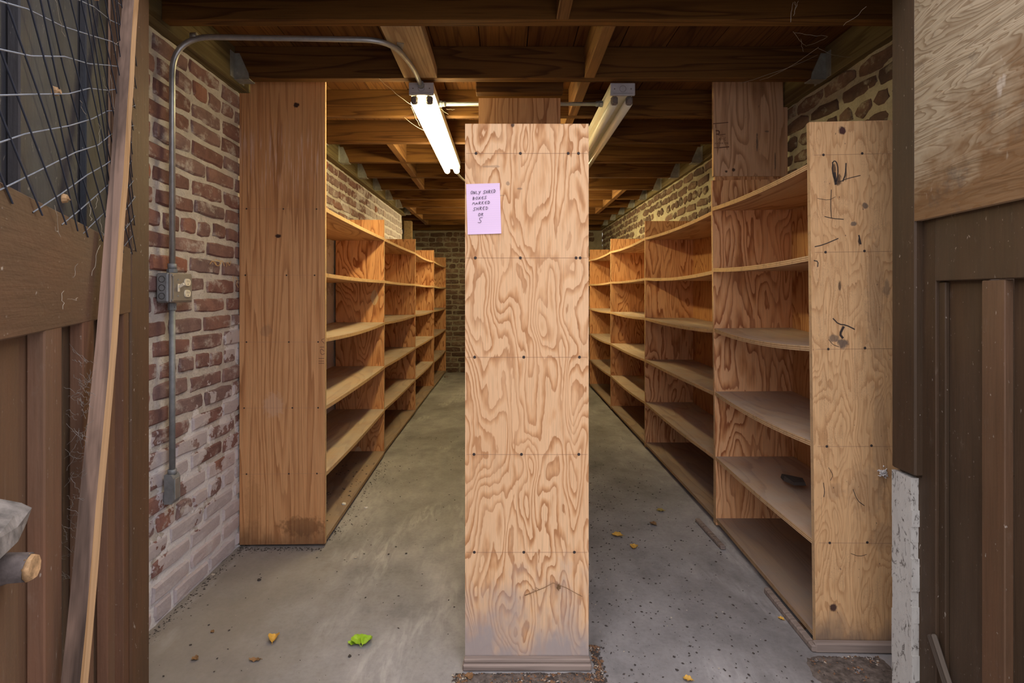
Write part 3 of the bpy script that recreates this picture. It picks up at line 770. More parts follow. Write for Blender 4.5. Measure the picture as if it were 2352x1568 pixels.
# left row
LX = [-.775, -.812, -.815, -.812]; LY = [2.251, 3.505, 4.745, 5.965, 7.175]
nm = ['nearest the doorway, behind the tall board', 'second from the doorway', 'third from the doorway, under bright lamp light', 'last one against the back wall']
for k in range(4):
    L = LY[k + 1] - LY[k]
    rz = math.atan2(.030 if k == 0 else 0, L)
    e, p = bay(f'open plywood shelf bay on the left wall, {nm[k]}', LX[k], LY[k], L - .0005, .365 if k == 0 else .325, -1, SZ, 2.096 if k == 0 else 1.585, (True, k == 3),
            fmat='ply_left' if k == 0 else 'divider', rot=(0, 0, rz), sags=sg(), group=None)
    if k == 1:
        for (px_, py_, sw_, sh_) in ((860, 683, .027, .052), (823, 1040, .028, .045)):
            q = MB(); ring = []
            for i in range(24):
                t = 2 * math.pi * i / 24; ring.append((sw_ * abs(math.cos(t)) ** 1.0 * (1 if math.cos(t) > 0 else -1) * (1 - .35 * abs(math.sin(t))), sh_ * math.sin(t)))
            q.raw([(a, -.0008, c) for a, c in ring] + [(a, 0, c) for a, c in ring], [tuple(range(24))] + [(i, (i + 1) % 24, 24 + (i + 1) % 24, 24 + i) for i in range(24)])
            q.build('veneer_plug', 'plug', e, loc=(X_(px_, 3.505) - LX[1], -.0002, Z_(py_, 3.505)))
    if k == 0:
        zz = [Z_(y_, 2.251) for y_ in (480, 632, 785, 936, 1087)]
        for z_, xs in zip(zz, ((-.335, -.178, -.037), (-.340, -.165, -.045), (-.335, -.155, -.03), (-.345, -.14, -.03), (-.335, -.155, -.035))):
            nails(e, [(x_, -.0002, z_) for x_ in xs])
        lines(e, zz, -.36, -.01, -.0001)
        # brass disc patches on the far divider face are football-shaped veneer plugs
# right row
RY = [1.605, 2.452, 3.672, 4.868, 6.060, 7.18]
nm = ['short one faced with a scarred board', 'second from the doorway, below the stamped board', 'third from the doorway', 'fourth from the doorway', 'last one at the back']
for k in range(5):
    L = RY[k + 1] - RY[k]
    z = [a + (.030 if k == 0 else .022) * min(1, i / 2) + (.010 if i == 0 else 0) for i, a in enumerate(SZ)]
    e, p = bay(f'open plywood shelf bay along the right wall, {nm[k]}', (.955 if k == 0 else .985), RY[k], L - .0005, .368 if k == 0 else .345, 1, z, (1.617, 1.64, 1.60, 1.60, 1.60)[k], (True, k in (0, 4)),
            fmat='ply_right' if k == 0 else 'divider', rot=(0, -.012, 0) if k == 0 else (0, 0, 0), sags=sg())
    if k == 0:
        e.rotation_euler = (0, -.012, -.035); 
        zz = [Z_(y_, 1.60) for y_ in (355, 579, 802, 1026, 1248)]
        for z_ in zz: nails(e, [(.045 + R.uniform(-.005, .005), -.0002, z_), (.165 + R.uniform(-.01, .01), -.0002, z_ + .002)], r=.0042)
        lines(e, zz, .012, .30, -.0001)
        q = MB(); q.box(-.012, .34, -.022, -.001, 0, .030, bev=.004); q.build('sill_strip', 'sill', e)
        q = MB(); q.box(-.022, -.001, -.02, .30, 0, .022, bev=.004); q.build('sill_strip', 'sill', e)
    if k == 1:
        # pale board on top of the divider, up to the joists, notched round the ledger
        hh = 2.096 - 1.641; q = MB()
        for (x0, x1, h0, h1) in ((0, .328, 0, hh), (.3281, .348, 0, hh - .132)):
            q.slab((x1 - x0, T, h1 - h0), 1, M4=Matrix.Translation((x0, 0, h0)))
        up = q.build('upper_panel', ['ply_pale_upper', 'edge'], e, loc=(-.008, -.002, 1.6405))
# centre row
CY = [1.53, 2.31, 3.53, 4.75, 5.97]
nm = ['short one behind the swirly front board', 'second behind the front board', 'third behind the front board', 'last behind the front board']
for k in range(4):
    L = CY[k + 1] - CY[k]
    e, p = bay(f'plywood shelf bay of the middle row, {nm[k]}', -.117, CY[k], L - .0005, .362, 1, [.045, .333, .6195, .904, 1.1945, 1.5005], 1.587, (True, k in (3,)), back=False,
            fmat='ply_front' if k == 0 else 'divider', sags=sg())
    if k == 0:
        zz = [1.5005, 1.1945, .904, .6195, .333]
        xs = ((.032, .162, .302, .332), (.030, .162, .325, .337), (.028, .172, .335), (.026, .165, .333), (.027, .172, .320))
        for z_, xx in zip(zz, xs): nails(e, [(x_, -.0002, z_) for x_ in xx], r=.0045)
        lines(e, zz, .004, .358, -.0001)
        q = MB(); q.box(-.006, .368, -.024, -.0005, 0, .020, bev=.004); q.box(-.003, .365, -.018, -.0005, .020, .032, bev=.003); q.build('sill_strip', 'sill', e)
    if k == 1:
        q = MB(); q.slab((.362, T, 1.954 - 1.588), 1); q.build('upper_panel', ['ply_upper', 'edge'], e, loc=(0, 0, 1.588))

# ------------------------------------------------------------------ writing
GLY = {
 'O': [[(.5, 1), (.15, .75), (.05, .35), (.3, 0), (.65, .05), (.95, .45), (.85, .85), (.5, 1)]],
 'N': [[(.05, 0), (.12, .95)], [(.12, .95), (.75, .05)], [(.75, .05), (.95, 1)]],
 'L': [[(.2, .95), (.1, .05), (.85, .1)]],
 'Y': [[(.05, .95), (.45, .5)], [(.95, 1.0), (.1, -.15)]],
 'S': [[(.95, .95), (.55, 1.0), (.2, .8), (.35, .55), (.75, .35), (.7, .08), (.3, -.02), (-.05, .08)]],
 'H': [[(.15, .95), (.1, 0)], [(.85, 1), (.8, .02)], [(.12, .48), (.82, .55)]],
 'R': [[(.15, 0), (.2, .95)], [(.2, .95), (.75, .98), (.85, .7), (.25, .48)], [(.3, .48), (.95, -.02)]],
 'E': [[(.9, .98), (.2, .92), (.12, .05), (.85, .05)], [(.15, .5), (.75, .53)]],
 'D': [[(.15, 0), (.2, .95)], [(.05, .95), (.6, .9), (.95, .5), (.7, .1), (.1, 0)]],
 'B': [[(.15, 0), (.2, .95)], [(.15, .95), (.75, .85), (.7, .55), (.2, .5)], [(.2, .5), (.85, .4), (.75, .05), (.12, 0)]],
 'X': [[(.05, .95), (.9, .0)], [(.9, 1), (.0, .0)]],
 'M': [[(.0, 0), (.2, .95), (.45, .35), (.75, 1), (1.0, 0)]],
 'A': [[(.0, 0), (.5, 1), (.95, .0)], [(.2, .38), (.75, .4)]],
 'K': [[(.15, 0), (.2, 1)], [(.85, .98), (.2, .45), (.9, .0)]],
 'C': [[(.9, .85), (.5, 1), (.1, .6), (.2, .1), (.6, 0), (.95, .15)]],
 'T': [[(.0, .95), (1, .95)], [(.5, .95), (.5, 0)]],
 'I': [[(.5, 1), (.5, 0)]],
 '-': [[(.2, .5), (.8, .5)]],
}
def stroke(mb, pts, w, y, mi=0):
    """a flat pen stroke in the x-z plane at depth y, mitred and with rounded ends"""
    P = [Vector((p[0], p[1])) for p in pts]
    if len(P) > 2:
        Q = [P[0]]
        for a, c, d in zip(P[:-2], P[1:-1], P[2:]): Q += [c * .75 + a * .25, c * .75 + d * .25]
        P = Q + [P[-1]]
    l, r = [], []
    for i, p in enumerate(P):
        d = (P[min(i + 1, len(P) - 1)] - P[max(i - 1, 0)])
        if d.length < 1e-9: d = Vector((1, 0))
        d.normalize(); nn = Vector((-d.y, d.x)) * w / 2
        e = d * (w * .4 if i == len(P) - 1 else (-w * .4 if i == 0 else 0))
        l.append(p + nn + e); r.append(p - nn + e)
    vs = [(q.x, y, q.y) for q in l] + [(q.x, y, q.y) for q in r]; n = len(l)
    mb.raw(vs, [(i, i + 1, n + i + 1, n + i) for i in range(n - 1)], mi)
def write(mb, text, x0, z0, x1, z1, h, w, y, slant=.12):
    """letters of the text spread from (x0,z0) to (x1,z1) on their baseline"""
    n = len(text); adv = 1.0 / n
    for i, ch in enumerate(text):
        if ch == ' ': continue
        t = i * adv; bx, bz = x0 + (x1 - x0) * t, z0 + (z1 - z0) * t
        lw = (x1 - x0) * adv * .78; jz = R.uniform(-.04, .04) * h; hs = h * R.uniform(.92, 1.05)
        for st_ in GLY[ch]:
            stroke(mb, [(bx + u * lw + v * hs * slant, bz + jz + v * hs) for u, v in st_], w * R.uniform(.9, 1.1), y)

NY = 1.5285
pw, ph = .0985, .1475
note = MB()
vs = []; fs = []
for j in range(9):
    for i in range(7):
        u, v = i / 6 - .5, j / 8 - .5
        vs.append((u * pw, -.0006 - .0025 * max(0, abs(v) - .38) * (1 + u) * 4 - .0006 * math.cos(v * 6), v * ph))
for j in range(8):
    for i in range(6): fs.append((j * 7 + i, j * 7 + i + 1, (j + 1) * 7 + i + 1, (j + 1) * 7 + i))
note.raw(vs, fs, 0, True)
note.box(-pw / 2, pw / 2, -.0004, -.0001, -ph / 2, ph / 2)
nt = thing('paper_note', 'lilac ruled paper note with handwriting, stuck on the middle front board', 'note', (X_(1111, NY), NY, Z_(479.5, NY)), (0, -.030, 0))
note.build('sheet', 'paper', nt)
ink = MB()
def nz(px, py): return ((px - 640) / 790 * pw, -(py - 835) / 1190 * ph)
def nline(t, xa, ya, xb, yb, hpx, w=.0011):
    a = nz(xa, ya); c = nz(xb, yb); write(ink, t, a[0], a[1], c[0], c[1], hpx / 1190 * ph, w, -.0024)
nline('ONLY', 345, 480, 590, 490, 72); nline('SHRED', 640, 480, 940, 462, 78)
nline('BOXES', 385, 612, 730, 598, 62); nline('MARKED', 378, 735, 805, 718, 68)
nline('SHRED', 392, 872, 755, 850, 72); nline('OR', 505, 1000, 640, 1000, 66)
nline('S', 500, 1165, 620, 1165, 118, .0013)
ink.build('handwriting', 'ink', nt)

# faded mill stamp on the pale upper board of the right row, and a sideways one on the left front board
def W2(px, py, Y): return (X_(px, Y), Z_(py, Y))
def stamp_on(name, par, mats, loc, build):
    q = MB(); build(q); return q.build(name, mats, par, loc)
e1 = [o for o in bpy.data.objects if o.get('label', '').endswith('below the stamped board')][0]
YS = 2.449; ox, oz = .985, 0
def st1(q):
    def S(pts, w=.0016): stroke(q, [(X_(a, YS) - ox, Z_(c, YS) - oz) for a, c in pts], w, -.0025)
    S([(1639, 284), (1672, 281)], .004); S([(1644, 286), (1644, 293)], .003)
    S([(1645, 300), (1652, 300), (1652, 308), (1646, 308)], .006)
    S([(1650, 310), (1666, 308)], .003)
    a = (X_(1651, YS) - ox, Z_(322, YS)); c = (X_(1669, YS) - ox, Z_(322, YS)); write(q, 'A-C', a[0], a[1], c[0], c[1], .013, .002, -.0025, 0)
    a = (X_(1642, YS) - ox, Z_(331, YS)); c = (X_(1674, YS) - ox, Z_(330, YS)); write(q, 'EXTERIOR', a[0], a[1], c[0], c[1], .007, .0014, -.0025, 0)
    S([(1653, 339), (1674, 337)], .005); S([(1641, 339), (1650, 339)], .003)
stamp_on('mill_stamp', e1, 'stamp', None, st1)
e0 = [o for o in bpy.data.objects if o.get('label', '').endswith('behind the tall board')][0]
def st0(q):
    Y = 2.2495
    def S(pts, w=.0022): stroke(q, [(X_(a, Y) + .775, Z_(c, Y)) for a, c in pts], w, -.0004)
    for yy in (823, 829, 834): S([(732, yy), (744, yy)])
    S([(744, 806), (737, 800), (735, 808), (739, 815), (745, 812)]); S([(744, 797), (735, 797)]); S([(744, 788), (737, 780), (744, 778)])
stamp_on('mill_stamp', e0, 'stamp', None, st0)
def st2(q):
    def S(pts, w): stroke(q, [(X_(a, 1.6) - .955 + .012 * Z_(c, 1.6), Z_(c, 1.6)) for a, c in pts], w, -.0005)
    S([(1913, 374), (1919, 368), (1925, 378), (1926, 400), (1922, 420), (1917, 410), (1913, 390), (1914, 376)], .0035)
    S([(1918, 398), (1921, 422)], .008); S([(1944, 376), (1943, 400), (1937, 416)], .004); S([(1930, 418), (1945, 411), (1976, 404)], .0022)
    S([(1911, 436), (1909, 470), (1911, 500)], .0022); S([(1896, 497), (1915, 502), (1938, 504)], .0022); S([(1874, 566), (1893, 562), (1926, 548)], .0028)
    S([(1973, 542), (1977, 561)], .0045); S([(1915, 732), (1927, 745), (1944, 747), (1963, 757)], .0035); S([(1938, 752), (1930, 768), (1936, 776)], .007)
    S([(1905, 780), (1914, 792), (1928, 797)], .0015); S([(1872, 598), (1881, 600), (1880, 612)], .003); S([(1893, 1110), (1896, 1130), (1894, 1142)], .002)
    S([(1905, 1075), (1915, 1092), (1909, 1104)], .0015); S([(1960, 1125), (1969, 1150), (1985, 1162)], .002); S([(1955, 1272), (1974, 1279), (1990, 1274)], .0015); S([(1880, 455), (1905, 460), (1920, 452)], .0012)
ef = [o for o in bpy.data.objects if 'short one faced' in o.get('label', '')][0]
stamp_on('scratch', ef, 'nail', None, st2)['kind'] = 'stuff'
# chalk scratches on two bricks of the left wall
ck = MB()
def wallpt(px, py): Y = F * -(XL + .014) / (VX - px); return (Y, Z_(py, Y))
def CS(pts, w=.0035):
    tmp = MB(); stroke(tmp, [wallpt(*p) for p in pts], w, 0)
    ck.raw([(XL + .0125, v[0], v[2]) for v in tmp.v], tmp.f)
CS([(495, 596), (512, 601), (500, 613), (495, 599)]); CS([(483, 606), (490, 597), (497, 608)]); CS([(505, 607), (511, 596), (516, 610)]); CS([(521, 612), (523, 599), (528, 612), (531, 600)])
CS([(536, 633), (537, 648)]); CS([(541, 637), (549, 645), (543, 650), (548, 660)])
ck.build('chalk_mark', 'chalk', wall_l)

# ------------------------------------------------------------------ electrical
bx = thing('outlet_box', 'grey steel switch and outlet box on the left brick wall', 'outlet box', (XL + .012, 1.70, 1.06))
q = MB(); q.box(0, .042, 0, .117, 0, .098, bev=.006); q.build('box_body', 'galv_dull', bx)
q = MB()
for zz in (.022, .049, .077):
    q.tube([(.021 + .010 * math.cos(t), -.0006, zz + .010 * math.sin(t)) for t in [k * math.pi / 6 for k in range(13)]], .0008, 4, 0, False)
q.build('knockout', 'ivory_hole', bx)
q = MB(); q.box(.0421, .050, .000, .117, 0, .098, bev=.004); q.box(.050, .0525, .010, .112, .006, .092, bev=.002); q.build('cover_plate', 'cover', bx)
for zz in (.008, .090):
    q = MB(); q.disc((.0502, .006, zz), (1, 0, 0), .0045, .003, 8); q.build('corner_screw', 'galv', bx)
sw = MB(); sw.box(.0526, .056, .030, .040, .036, .062, bev=.001); swo = sw.build('toggle_switch', 'ivory', bx)
q = MB(); q.box(.0, .020, -.003, .003, -.005, .005, bev=.0015); t_ = q.build('toggle', 'ivory', swo, loc=(.0552, .035, .052)); t_.rotation_euler = (0, -.55, 0)
for zz in (.030, .068):
    q = MB()
    ring = []
    for k in range(16):
        a = 2 * math.pi * k / 16; ring.append((.0165 * math.cos(a), max(-.0125, min(.0125, .0155 * math.sin(a)))))
    lo = [(.0526, .083 + u, zz + v) for u, v in ring]; hi = [(.0565, .083 + u * .93, zz + v * .93) for u, v in ring]
    q.raw(lo + hi, [(k, (k + 1) % 16, 16 + (k + 1) % 16, 16 + k) for k in range(16)] + [tuple(range(16, 32))])
    ro = q.build('receptacle', 'ivory', bx)
    q = MB(); q.box(.0563, .0569, .077, .0785, zz, zz + .008); q.box(.0563, .0569, .087, .0885, zz, zz + .007); q.disc((.0564, .083, zz - .006), (1, 0, 0), .0022, .0005, 8); q.build('slot', 'ivory_hole', ro)
for zz in (.022, .076):
    q = MB(); q.disc((.0525, .035, zz), (1, 0, 0), .003, .0015, 8); q.build('screw', 'galv', bx)

def arc(pts, rad, n=8):
    """polyline with rounded corners"""
    P = [Vector(p) for p in pts]; out = [P[0]]
    for a, c, d in zip(P[:-2], P[1:-1], P[2:]):
        u, v = (a - c).normalized(), (d - c).normalized(); k = min(rad, (a - c).length * .48, (d - c).length * .48)
        for i in range(n + 1):
            t = i / n; out.append((c + u * k) * (1 - t) ** 2 + 2 * c * t * (1 - t) + (c + v * k) * t * t)
    return out + [P[-1]]
CXp, CYp = XL + .034, 1.752
cu = thing('upper_conduit', 'steel conduit rising from the outlet box and bending along the joists to the lit lamp', 'conduit', (CXp, CYp, 1.16))
def rel(p): return (p[0] - CXp, p[1] - CYp, p[2] - 1.16)
q = MB(); q.tube([rel(p) for p in arc([(CXp, CYp, 1.172), (CXp, CYp, 1.952), (-.395, 1.785, 1.956), (-.350, 1.98, 1.952), (-.345, 2.148, 1.945)], .13, 9)], .0095, 10); q.build('pipe', 'galv', cu)
q = MB(); q.tube([(0, 0, .000), (0, 0, .012)], .0165, 8, smooth=False); q.tube([(0, 0, .012), (0, 0, .03)], .0135, 10); q.build('connector', 'galv_dull', cu)
q = MB(); q.tube([rel(p) for p in ((-.345, 2.130, 1.9455), (-.345, 2.1485, 1.945))], .014, 10); q.build('connector', 'galv_dull', cu)
q = MB(); q.tube([rel(p) for p in ((-1.055, 1.757, 1.955), (-1.035, 1.757, 1.955))], .0118, 10); q.build('strap', 'pipe_old', cu)
q = MB(); q.box(-.012 , .012, -.03, .03, -.0015, .0015); o_ = q.build('strap', 'pipe_old', cu, loc=rel((-.375, 1.86, 1.9675))); o_.rotation_euler = (0, 0, .3)
cl = thing('lower_conduit', 'steel conduit dropping from the outlet box to an elbow fitting near the floor', 'conduit', (CXp, CYp, .39))
q = MB(); q.tube([(0, 0, .10), (0, 0, .669)], .0095, 10); q.build('pipe', 'galv_dull', cl)
q = MB(); q.tube([(0, 0, .645), (0, 0, .668)], .013, 8, smooth=False); q.disc((.011, -.003, .655), (1, -.4, 0), .0035, .003, 6); q.build('connector', 'galv_dull', cl)
q = MB()
prof = [(-.017, 0), (.010, .0), (.017, .012), (.017, .085), (.010, .097), (-.017, .097)]
lo = [(u * .9, -.019, v) for u, v in prof]; hi = [(u * .9, .019, v) for u, v in prof]
q.raw(lo + hi, [tuple(range(6)), tuple(range(6, 12))[::-1]] + [(k, (k + 1) % 6, 6 + (k + 1) % 6, 6 + k) for k in range(6)])
q.tube([(0, 0, .095), (0, 0, .112)], .0135, 10); q.tube([(-.012, 0, .014), (-.034, 0, .014)], .013, 10)
q.build('elbow_fitting', 'galv_dull', cl)
q = MB(); q.box(.0156, .0175, -.013, .013, .014, .083, bev=.001); q.build('fitting_cover', 'galv', cl)

def lamp(label, x, y, L, lit, zt=ZJ - .012):
    e = thing('fluorescent_lamp', label, 'lamp', (x, y, zt))
    w = .050
    q = MB()
    # sheet-metal channel: trapezoid section
    prof = [(-w, 0), (w, 0), (w, -.036), (w * .55, -.048), (-w * .55, -.048), (-w, -.036)]
    a = [(u, .012, v) for u, v in prof]; c = [(u, L - .012, v) for u, v in prof]
    q.raw(a + c, [tuple(range(6)), tuple(range(6, 12))[::-1]] + [(k, (k + 1) % 6, 6 + (k + 1) % 6, 6 + k) for k in range(6)])
    q.build('housing', 'enamel', e)
    for yy in (0, L - .0125):
        q = MB(); q.box(-w - .001, w + .001, yy, yy + .012, -.050, .0008, bev=.002)
        o = q.build('end_plate', 'enamel_grey', e)
        if yy == 0:
            q = MB()
            for xx in (-.034, .034): q.disc((xx, -.0002, -.024), (0, -1, 0), .003, .001, 8)
            q.tube([(.013 * math.cos(t), -.0006, -.024 + .013 * math.sin(t)) for t in [k * math.pi / 8 for k in range(17)]], .0007, 4, 0, False)
            q.box(-.04, .04, -.0008, 0, -.043, -.042); q.build('knockout', 'socket', o)
    for xx in (-.031, .031):
        for yy in (.012, L - .034):
            q = MB(); q.box(xx - .014, xx + .014, yy, yy + .020, -.083, -.048, bev=.006); q.disc((xx, yy + .0, -.070), (0, -1, 0), .012, .004, 10); q.build('lamp_holder', 'socket', e)
        q = MB(); n_ = 14
        q.tube([(xx, .032, -.070), (xx, .036, -.070), (xx, L - .040, -.070), (xx, L - .034, -.070)], [.012, .018, .018, .012], 16)
        q.build('tube', 'lit' if lit else 'tube_off', e)
    return e
lamp('lit twin tube fluorescent strip lamp left of the middle board', -.345, 2.150, 1.29, True)
lamp('unlit twin tube fluorescent strip lamp right of the middle board', .486, 2.155, 1.29, False)
lamp('lit twin tube fluorescent strip lamp deep in the right aisle, behind the unlit one', .47, 4.15, 1.25, True)
lamp('lit twin tube fluorescent strip lamp hidden deep behind the middle board', -.13, 4.90, 1.25, True)
def conduit2(label, pts, mat='galv'):
    c0 = Vector(pts[0]); e = thing('lamp_conduit', label, 'conduit', c0)
    q = MB(); q.tube([Vector(p) - c0 for p in pts], .0085, 10); q.build('pipe', mat, e)
    for a, c in ((pts[0], pts[1]), (pts[-1], pts[-2])):
        a = Vector(a) - c0; c = Vector(c) - c0; d = (c - a).normalized()
        q = MB(); q.tube([a, a + d * .012], .0145, 8, smooth=False); q.tube([a + d * .012, a + d * .028], .0115, 10); q.build('connector', 'galv_dull', e)
conduit2('thin steel conduit running crosswise between the two strip lamps', [(-.345 + .0515, 2.335, 1.937), (.486 - .0515, 2.335, 1.937)])
conduit2('thin dusty conduit continuing from the far end of the lit lamp', arc([(-.345, 3.442, 1.935), (-.33, 3.8, 1.935), (-.13, 4.6, 1.935), (-.13, 4.897, 1.935)], .2, 6), 'pipe_old')

# ------------------------------------------------------------------ leaning plank, branch
A, B = Vector((-.466, .470, 0.0)), Vector((-.8835, 1.24, 1.85))
d = (B - A).normalized(); Lp = (B - A).length
view = ((A + B) / 2 - Vector((0, 0, H))).normalized()
u = d.cross(view).normalized()                 # across, seen sideways
w_ = u.cross(d).normalized()
if w_.dot(view) > 0: w_ = -w_
rot = Matrix.Rotation(math.radians(27), 3, d)
if (-(rot @ u)).dot(view) > 0: rot = Matrix.Rotation(math.radians(-27), 3, d)
u = rot @ u; w_ = rot @ w_
e = thing('leaning_plank', 'long thin weathered wooden plank leaning upright against the left door', 'plank')
e.matrix_world = frame(A, u, w_, d)
q = MB(); nseg = 24
jit = [(R.uniform(-.0014, .0014), R.uniform(-.0014, .0014)) for _ in range(nseg + 1)]
def pp(k, x, y):
    bow = .012 * math.sin(math.pi * k / nseg); return Vector((x + jit[k][0] - bow, y + jit[k][1], Lp * k / nseg + (0.02 if k == 0 else 0)))
for k in range(nseg):
    c0 = [pp(k, *p) for p in ((-.0115, -.010), (.0115, -.010), (.0115, .010), (-.0115, .010))]; c1 = [pp(k + 1, *p) for p in ((-.0115, -.010), (.0115, -.010), (.0115, .010), (-.0115, .010))]
    for i in range(4): q.face([c0[i], c0[(i + 1) % 4], c1[(i + 1) % 4], c1[i]], 0 if i == 2 else 1)
q.face([pp(0, *p) for p in ((-.0115, -.010), (.0115, -.010), (.0115, .010), (-.0115, .010))], 1); q.face([pp(nseg, *p) for p in ((-.0115, -.010), (.0115, -.010), (.0115, .010), (-.0115, .010))], 1)
q.build('plank_body', ['prop_face', 'prop_side'], e)

Yb = .585
p1 = Vector((X_(66, Yb), Yb, Z_(1303, Yb))); p0 = Vector((X_(-170, Yb - .02), Yb - .03, Z_(1345, Yb - .03)))
br = thing('sawn_branch', 'short sawn branch with bark poking in over the left door ledge', 'branch', p1)
dd = (p0 - p1)
q = MB(); q.tube([dd * t + Vector((0, 0, .003 * math.sin(t * 9))) for t in (0, .2, .4, .6, .8, 1)], [.0155, .0165, .0165, .018, .0175, .018], 9); q.build('bark', 'bark', br)
q = MB(); q.tube([(0, 0, 0), -dd.normalized() * .006], [.0152, .0128], 9); q.build('cut_end', 'cut_wood', br)

# ------------------------------------------------------------------ leaves, paper bits and litter on the floor
def leaf(label, px, py, mat, size, rz, fold, cat='leaf', curl=.5, z=None, Y=None, shape=.42, name='fallen_leaf'):
    loc = FL(px, py) if z is None else Vector((X_(px, Y), Y, z))
    q = MB(); n = 8; rows = []
    for i in range(n + 1):
        t = i / n; wd = shape * size * math.sin(math.pi * min(1, t * .96 + .02)) ** .8
        row = []
        for s in (-1, -.5, 0, .5, 1):
            x = s * wd; zz = abs(s) * wd * fold + curl * size * (t - .5) ** 2 + .002 + .002 * math.sin(i * 2 + s * 3)
            row.append((x, (t - .5) * size, zz))
        rows.append(row)
    zmin = min(p[2] for r_ in rows for p in r_)
    vs = [(p[0], p[1], p[2] - zmin + .0006) for r_ in rows for p in r_]
    q.raw(vs, [(i * 5 + k, i * 5 + k + 1, (i + 1) * 5 + k + 1, (i + 1) * 5 + k) for i in range(n) for k in range(4)], 0, True)
    q.tube([(0, -.5 * size, vs[2][2]), (0, -.66 * size, vs[2][2] * .6 + .001)], .0008, 4)
    e = q.build(name, mat); e.location = loc; e.rotation_euler = (0, 0, rz)
    return tag(e, label, cat)
# green leaf cluster: two folded leaves on one stalk
gl = thing('leaf_sprig', 'bright green pair of folded leaves on the concrete floor at front left', 'leaf', FL(830, 1476))
for (dx, dy, sz, rz, fo) in ((-.012, .004, .052, .5, .55), (.017, .0, .045, -.35, .9), (-.024, -.006, .034, 1.4, .4)):
    o = leaf('', 830, 1476, 'leaf_green', sz, rz, fo, shape=.40); o.pop('category', None); o.pop('label', None); o.name = 'leaf_blade'; o.parent = gl; o.location = (dx, dy, .001)
leaf('golden folded dry leaf on the floor at front left', 629, 1470, 'leaf_gold', .040, .2, 1.1)
leaf('brown crescent leaf flat on the floor below the golden leaf', 585, 1516, 'leaf_brown', .036, 1.5, .2, shape=.22)
leaf('dark curled leaf lying near the left door post', 448, 1514, 'leaf_brown', .022, 1.2, .6)
leaf('yellowish leaf nearest the middle board on the right aisle floor', 1418, 1231, 'leaf_gold', .048, 1.3, .5)
leaf('golden leaf in front of its yellowish neighbour on the right aisle floor', 1456, 1257, 'leaf_gold', .040, -.3, .5)
leaf('reddish brown leaf deeper on the right aisle floor', 1500, 1205, 'leaf_brown', .036, .6, .7)
leaf('olive leaf farthest back on the right aisle floor', 1517, 1174, 'leaf_olive', .040, 1.45, .5)
leaf('small golden leaf against the right shelf foot', 1794, 1422, 'leaf_gold', .020, .7, .5)
leaf('tan torn leaf at the bottom edge of the right aisle floor', 1580, 1562, 'leaf_gold', .026, 1.2, .6)
leaf('rusty leaf scrap on the floor at the foot of the middle board, left end', 1078, 1556, 'leaf_brown', .028, .4, .6)
leaf('small tan leaf fragment on the floor left of the golden leaf', 488, 1451, 'leaf_brown', .014, 1.0, .3)
def bit(label, px, py, mat, s, name='paper_scrap', cat='scrap', z=None, Y=None):
    loc = FL(px, py) if z is None else Vector((X_(px, Y), Y, z))
    q = MB(); r = random.Random(px * 7 + py)
    n = 6; ring = [(s * r.uniform(.6, 1) * math.cos(2 * math.pi * k / n), s * r.uniform(.45, .8) * math.sin(2 * math.pi * k / n)) for k in range(n)]
    lo = [(a, c, 0) for a, c in ring]; hi = [(a * .9, c * .9, s * r.uniform(.15, .4)) for a, c in ring]
    q.raw(lo + hi, [tuple(range(n))[::-1], tuple(range(n, 2 * n))] + [(k, (k + 1) % n, n + (k + 1) % n, n + k) for k in range(n)])
    o = q.build(name, mat); o.location = loc + Vector((0, 0, .0008)); o.rotation_euler = (0, 0, r.uniform(0, 6)); return tag(o, label, cat)
bit('white paper scrap on the lowest left shelf near the doorway', 790, 1133, 'fluff', .018, z=.0345, Y=2.62)
bit('pale pebble on the left aisle floor before the first shelf', 817, 1281, 'crumb_pale', .009, 'pebble', 'pebble')
bit('white scrap on the left aisle floor beside the lowest shelf', 841, 1166, 'fluff', .012)
bit('tan pebble beside the foot of the left brick wall', 489, 1320, 'crumb_pale', .010, 'pebble', 'pebble')
bit('dark pebble on the floor in front of the tall left board', 596, 1332, 'crumb', .010, 'pebble', 'pebble')
bit('white flake on the floor at the corner of the tall left board', 546, 1254, 'fluff', .016)
bit('white scrap on the next to lowest shelf of the last left bay', 1012, 803, 'fluff', .014, z=.3162, Y=6.95)
bit('pale wood offcut on the floor at the far end of the left shelves', 1025, 866, 'sill', .05, 'wood_offcut', 'offcut')
bit('brown pebble under the green leaves on the front floor', 803, 1507, 'crumb', .008, 'pebble', 'pebble')
bit('dark crumpled rag on the second lowest shelf of the first right bay', 1822, 1054, 'crumb', .055, 'dark_rag', 'rag', z=.352, Y=2.05)
# green-black crumb rag gets a pale tag strip
bit('crumpled pale leaf pile scrap under the edge of the right shelf front', 1838, 1440, 'crumb_brown', .026, 'bark_chip', 'bark')
# splintered lath strip under the right row
o_ = MB(); o_.box(-.011, .011, -.14, .14, 0, .016, bev=.003); o_ = o_.build('floor_lath', 'sill'); o_.location = FL(1636, 1228) + Vector((-.012, 0, .001)); o_.rotation_euler = (0, 0, .03); tag(o_, 'short grey wooden lath on the floor at the foot of the second right bay', 'lath')
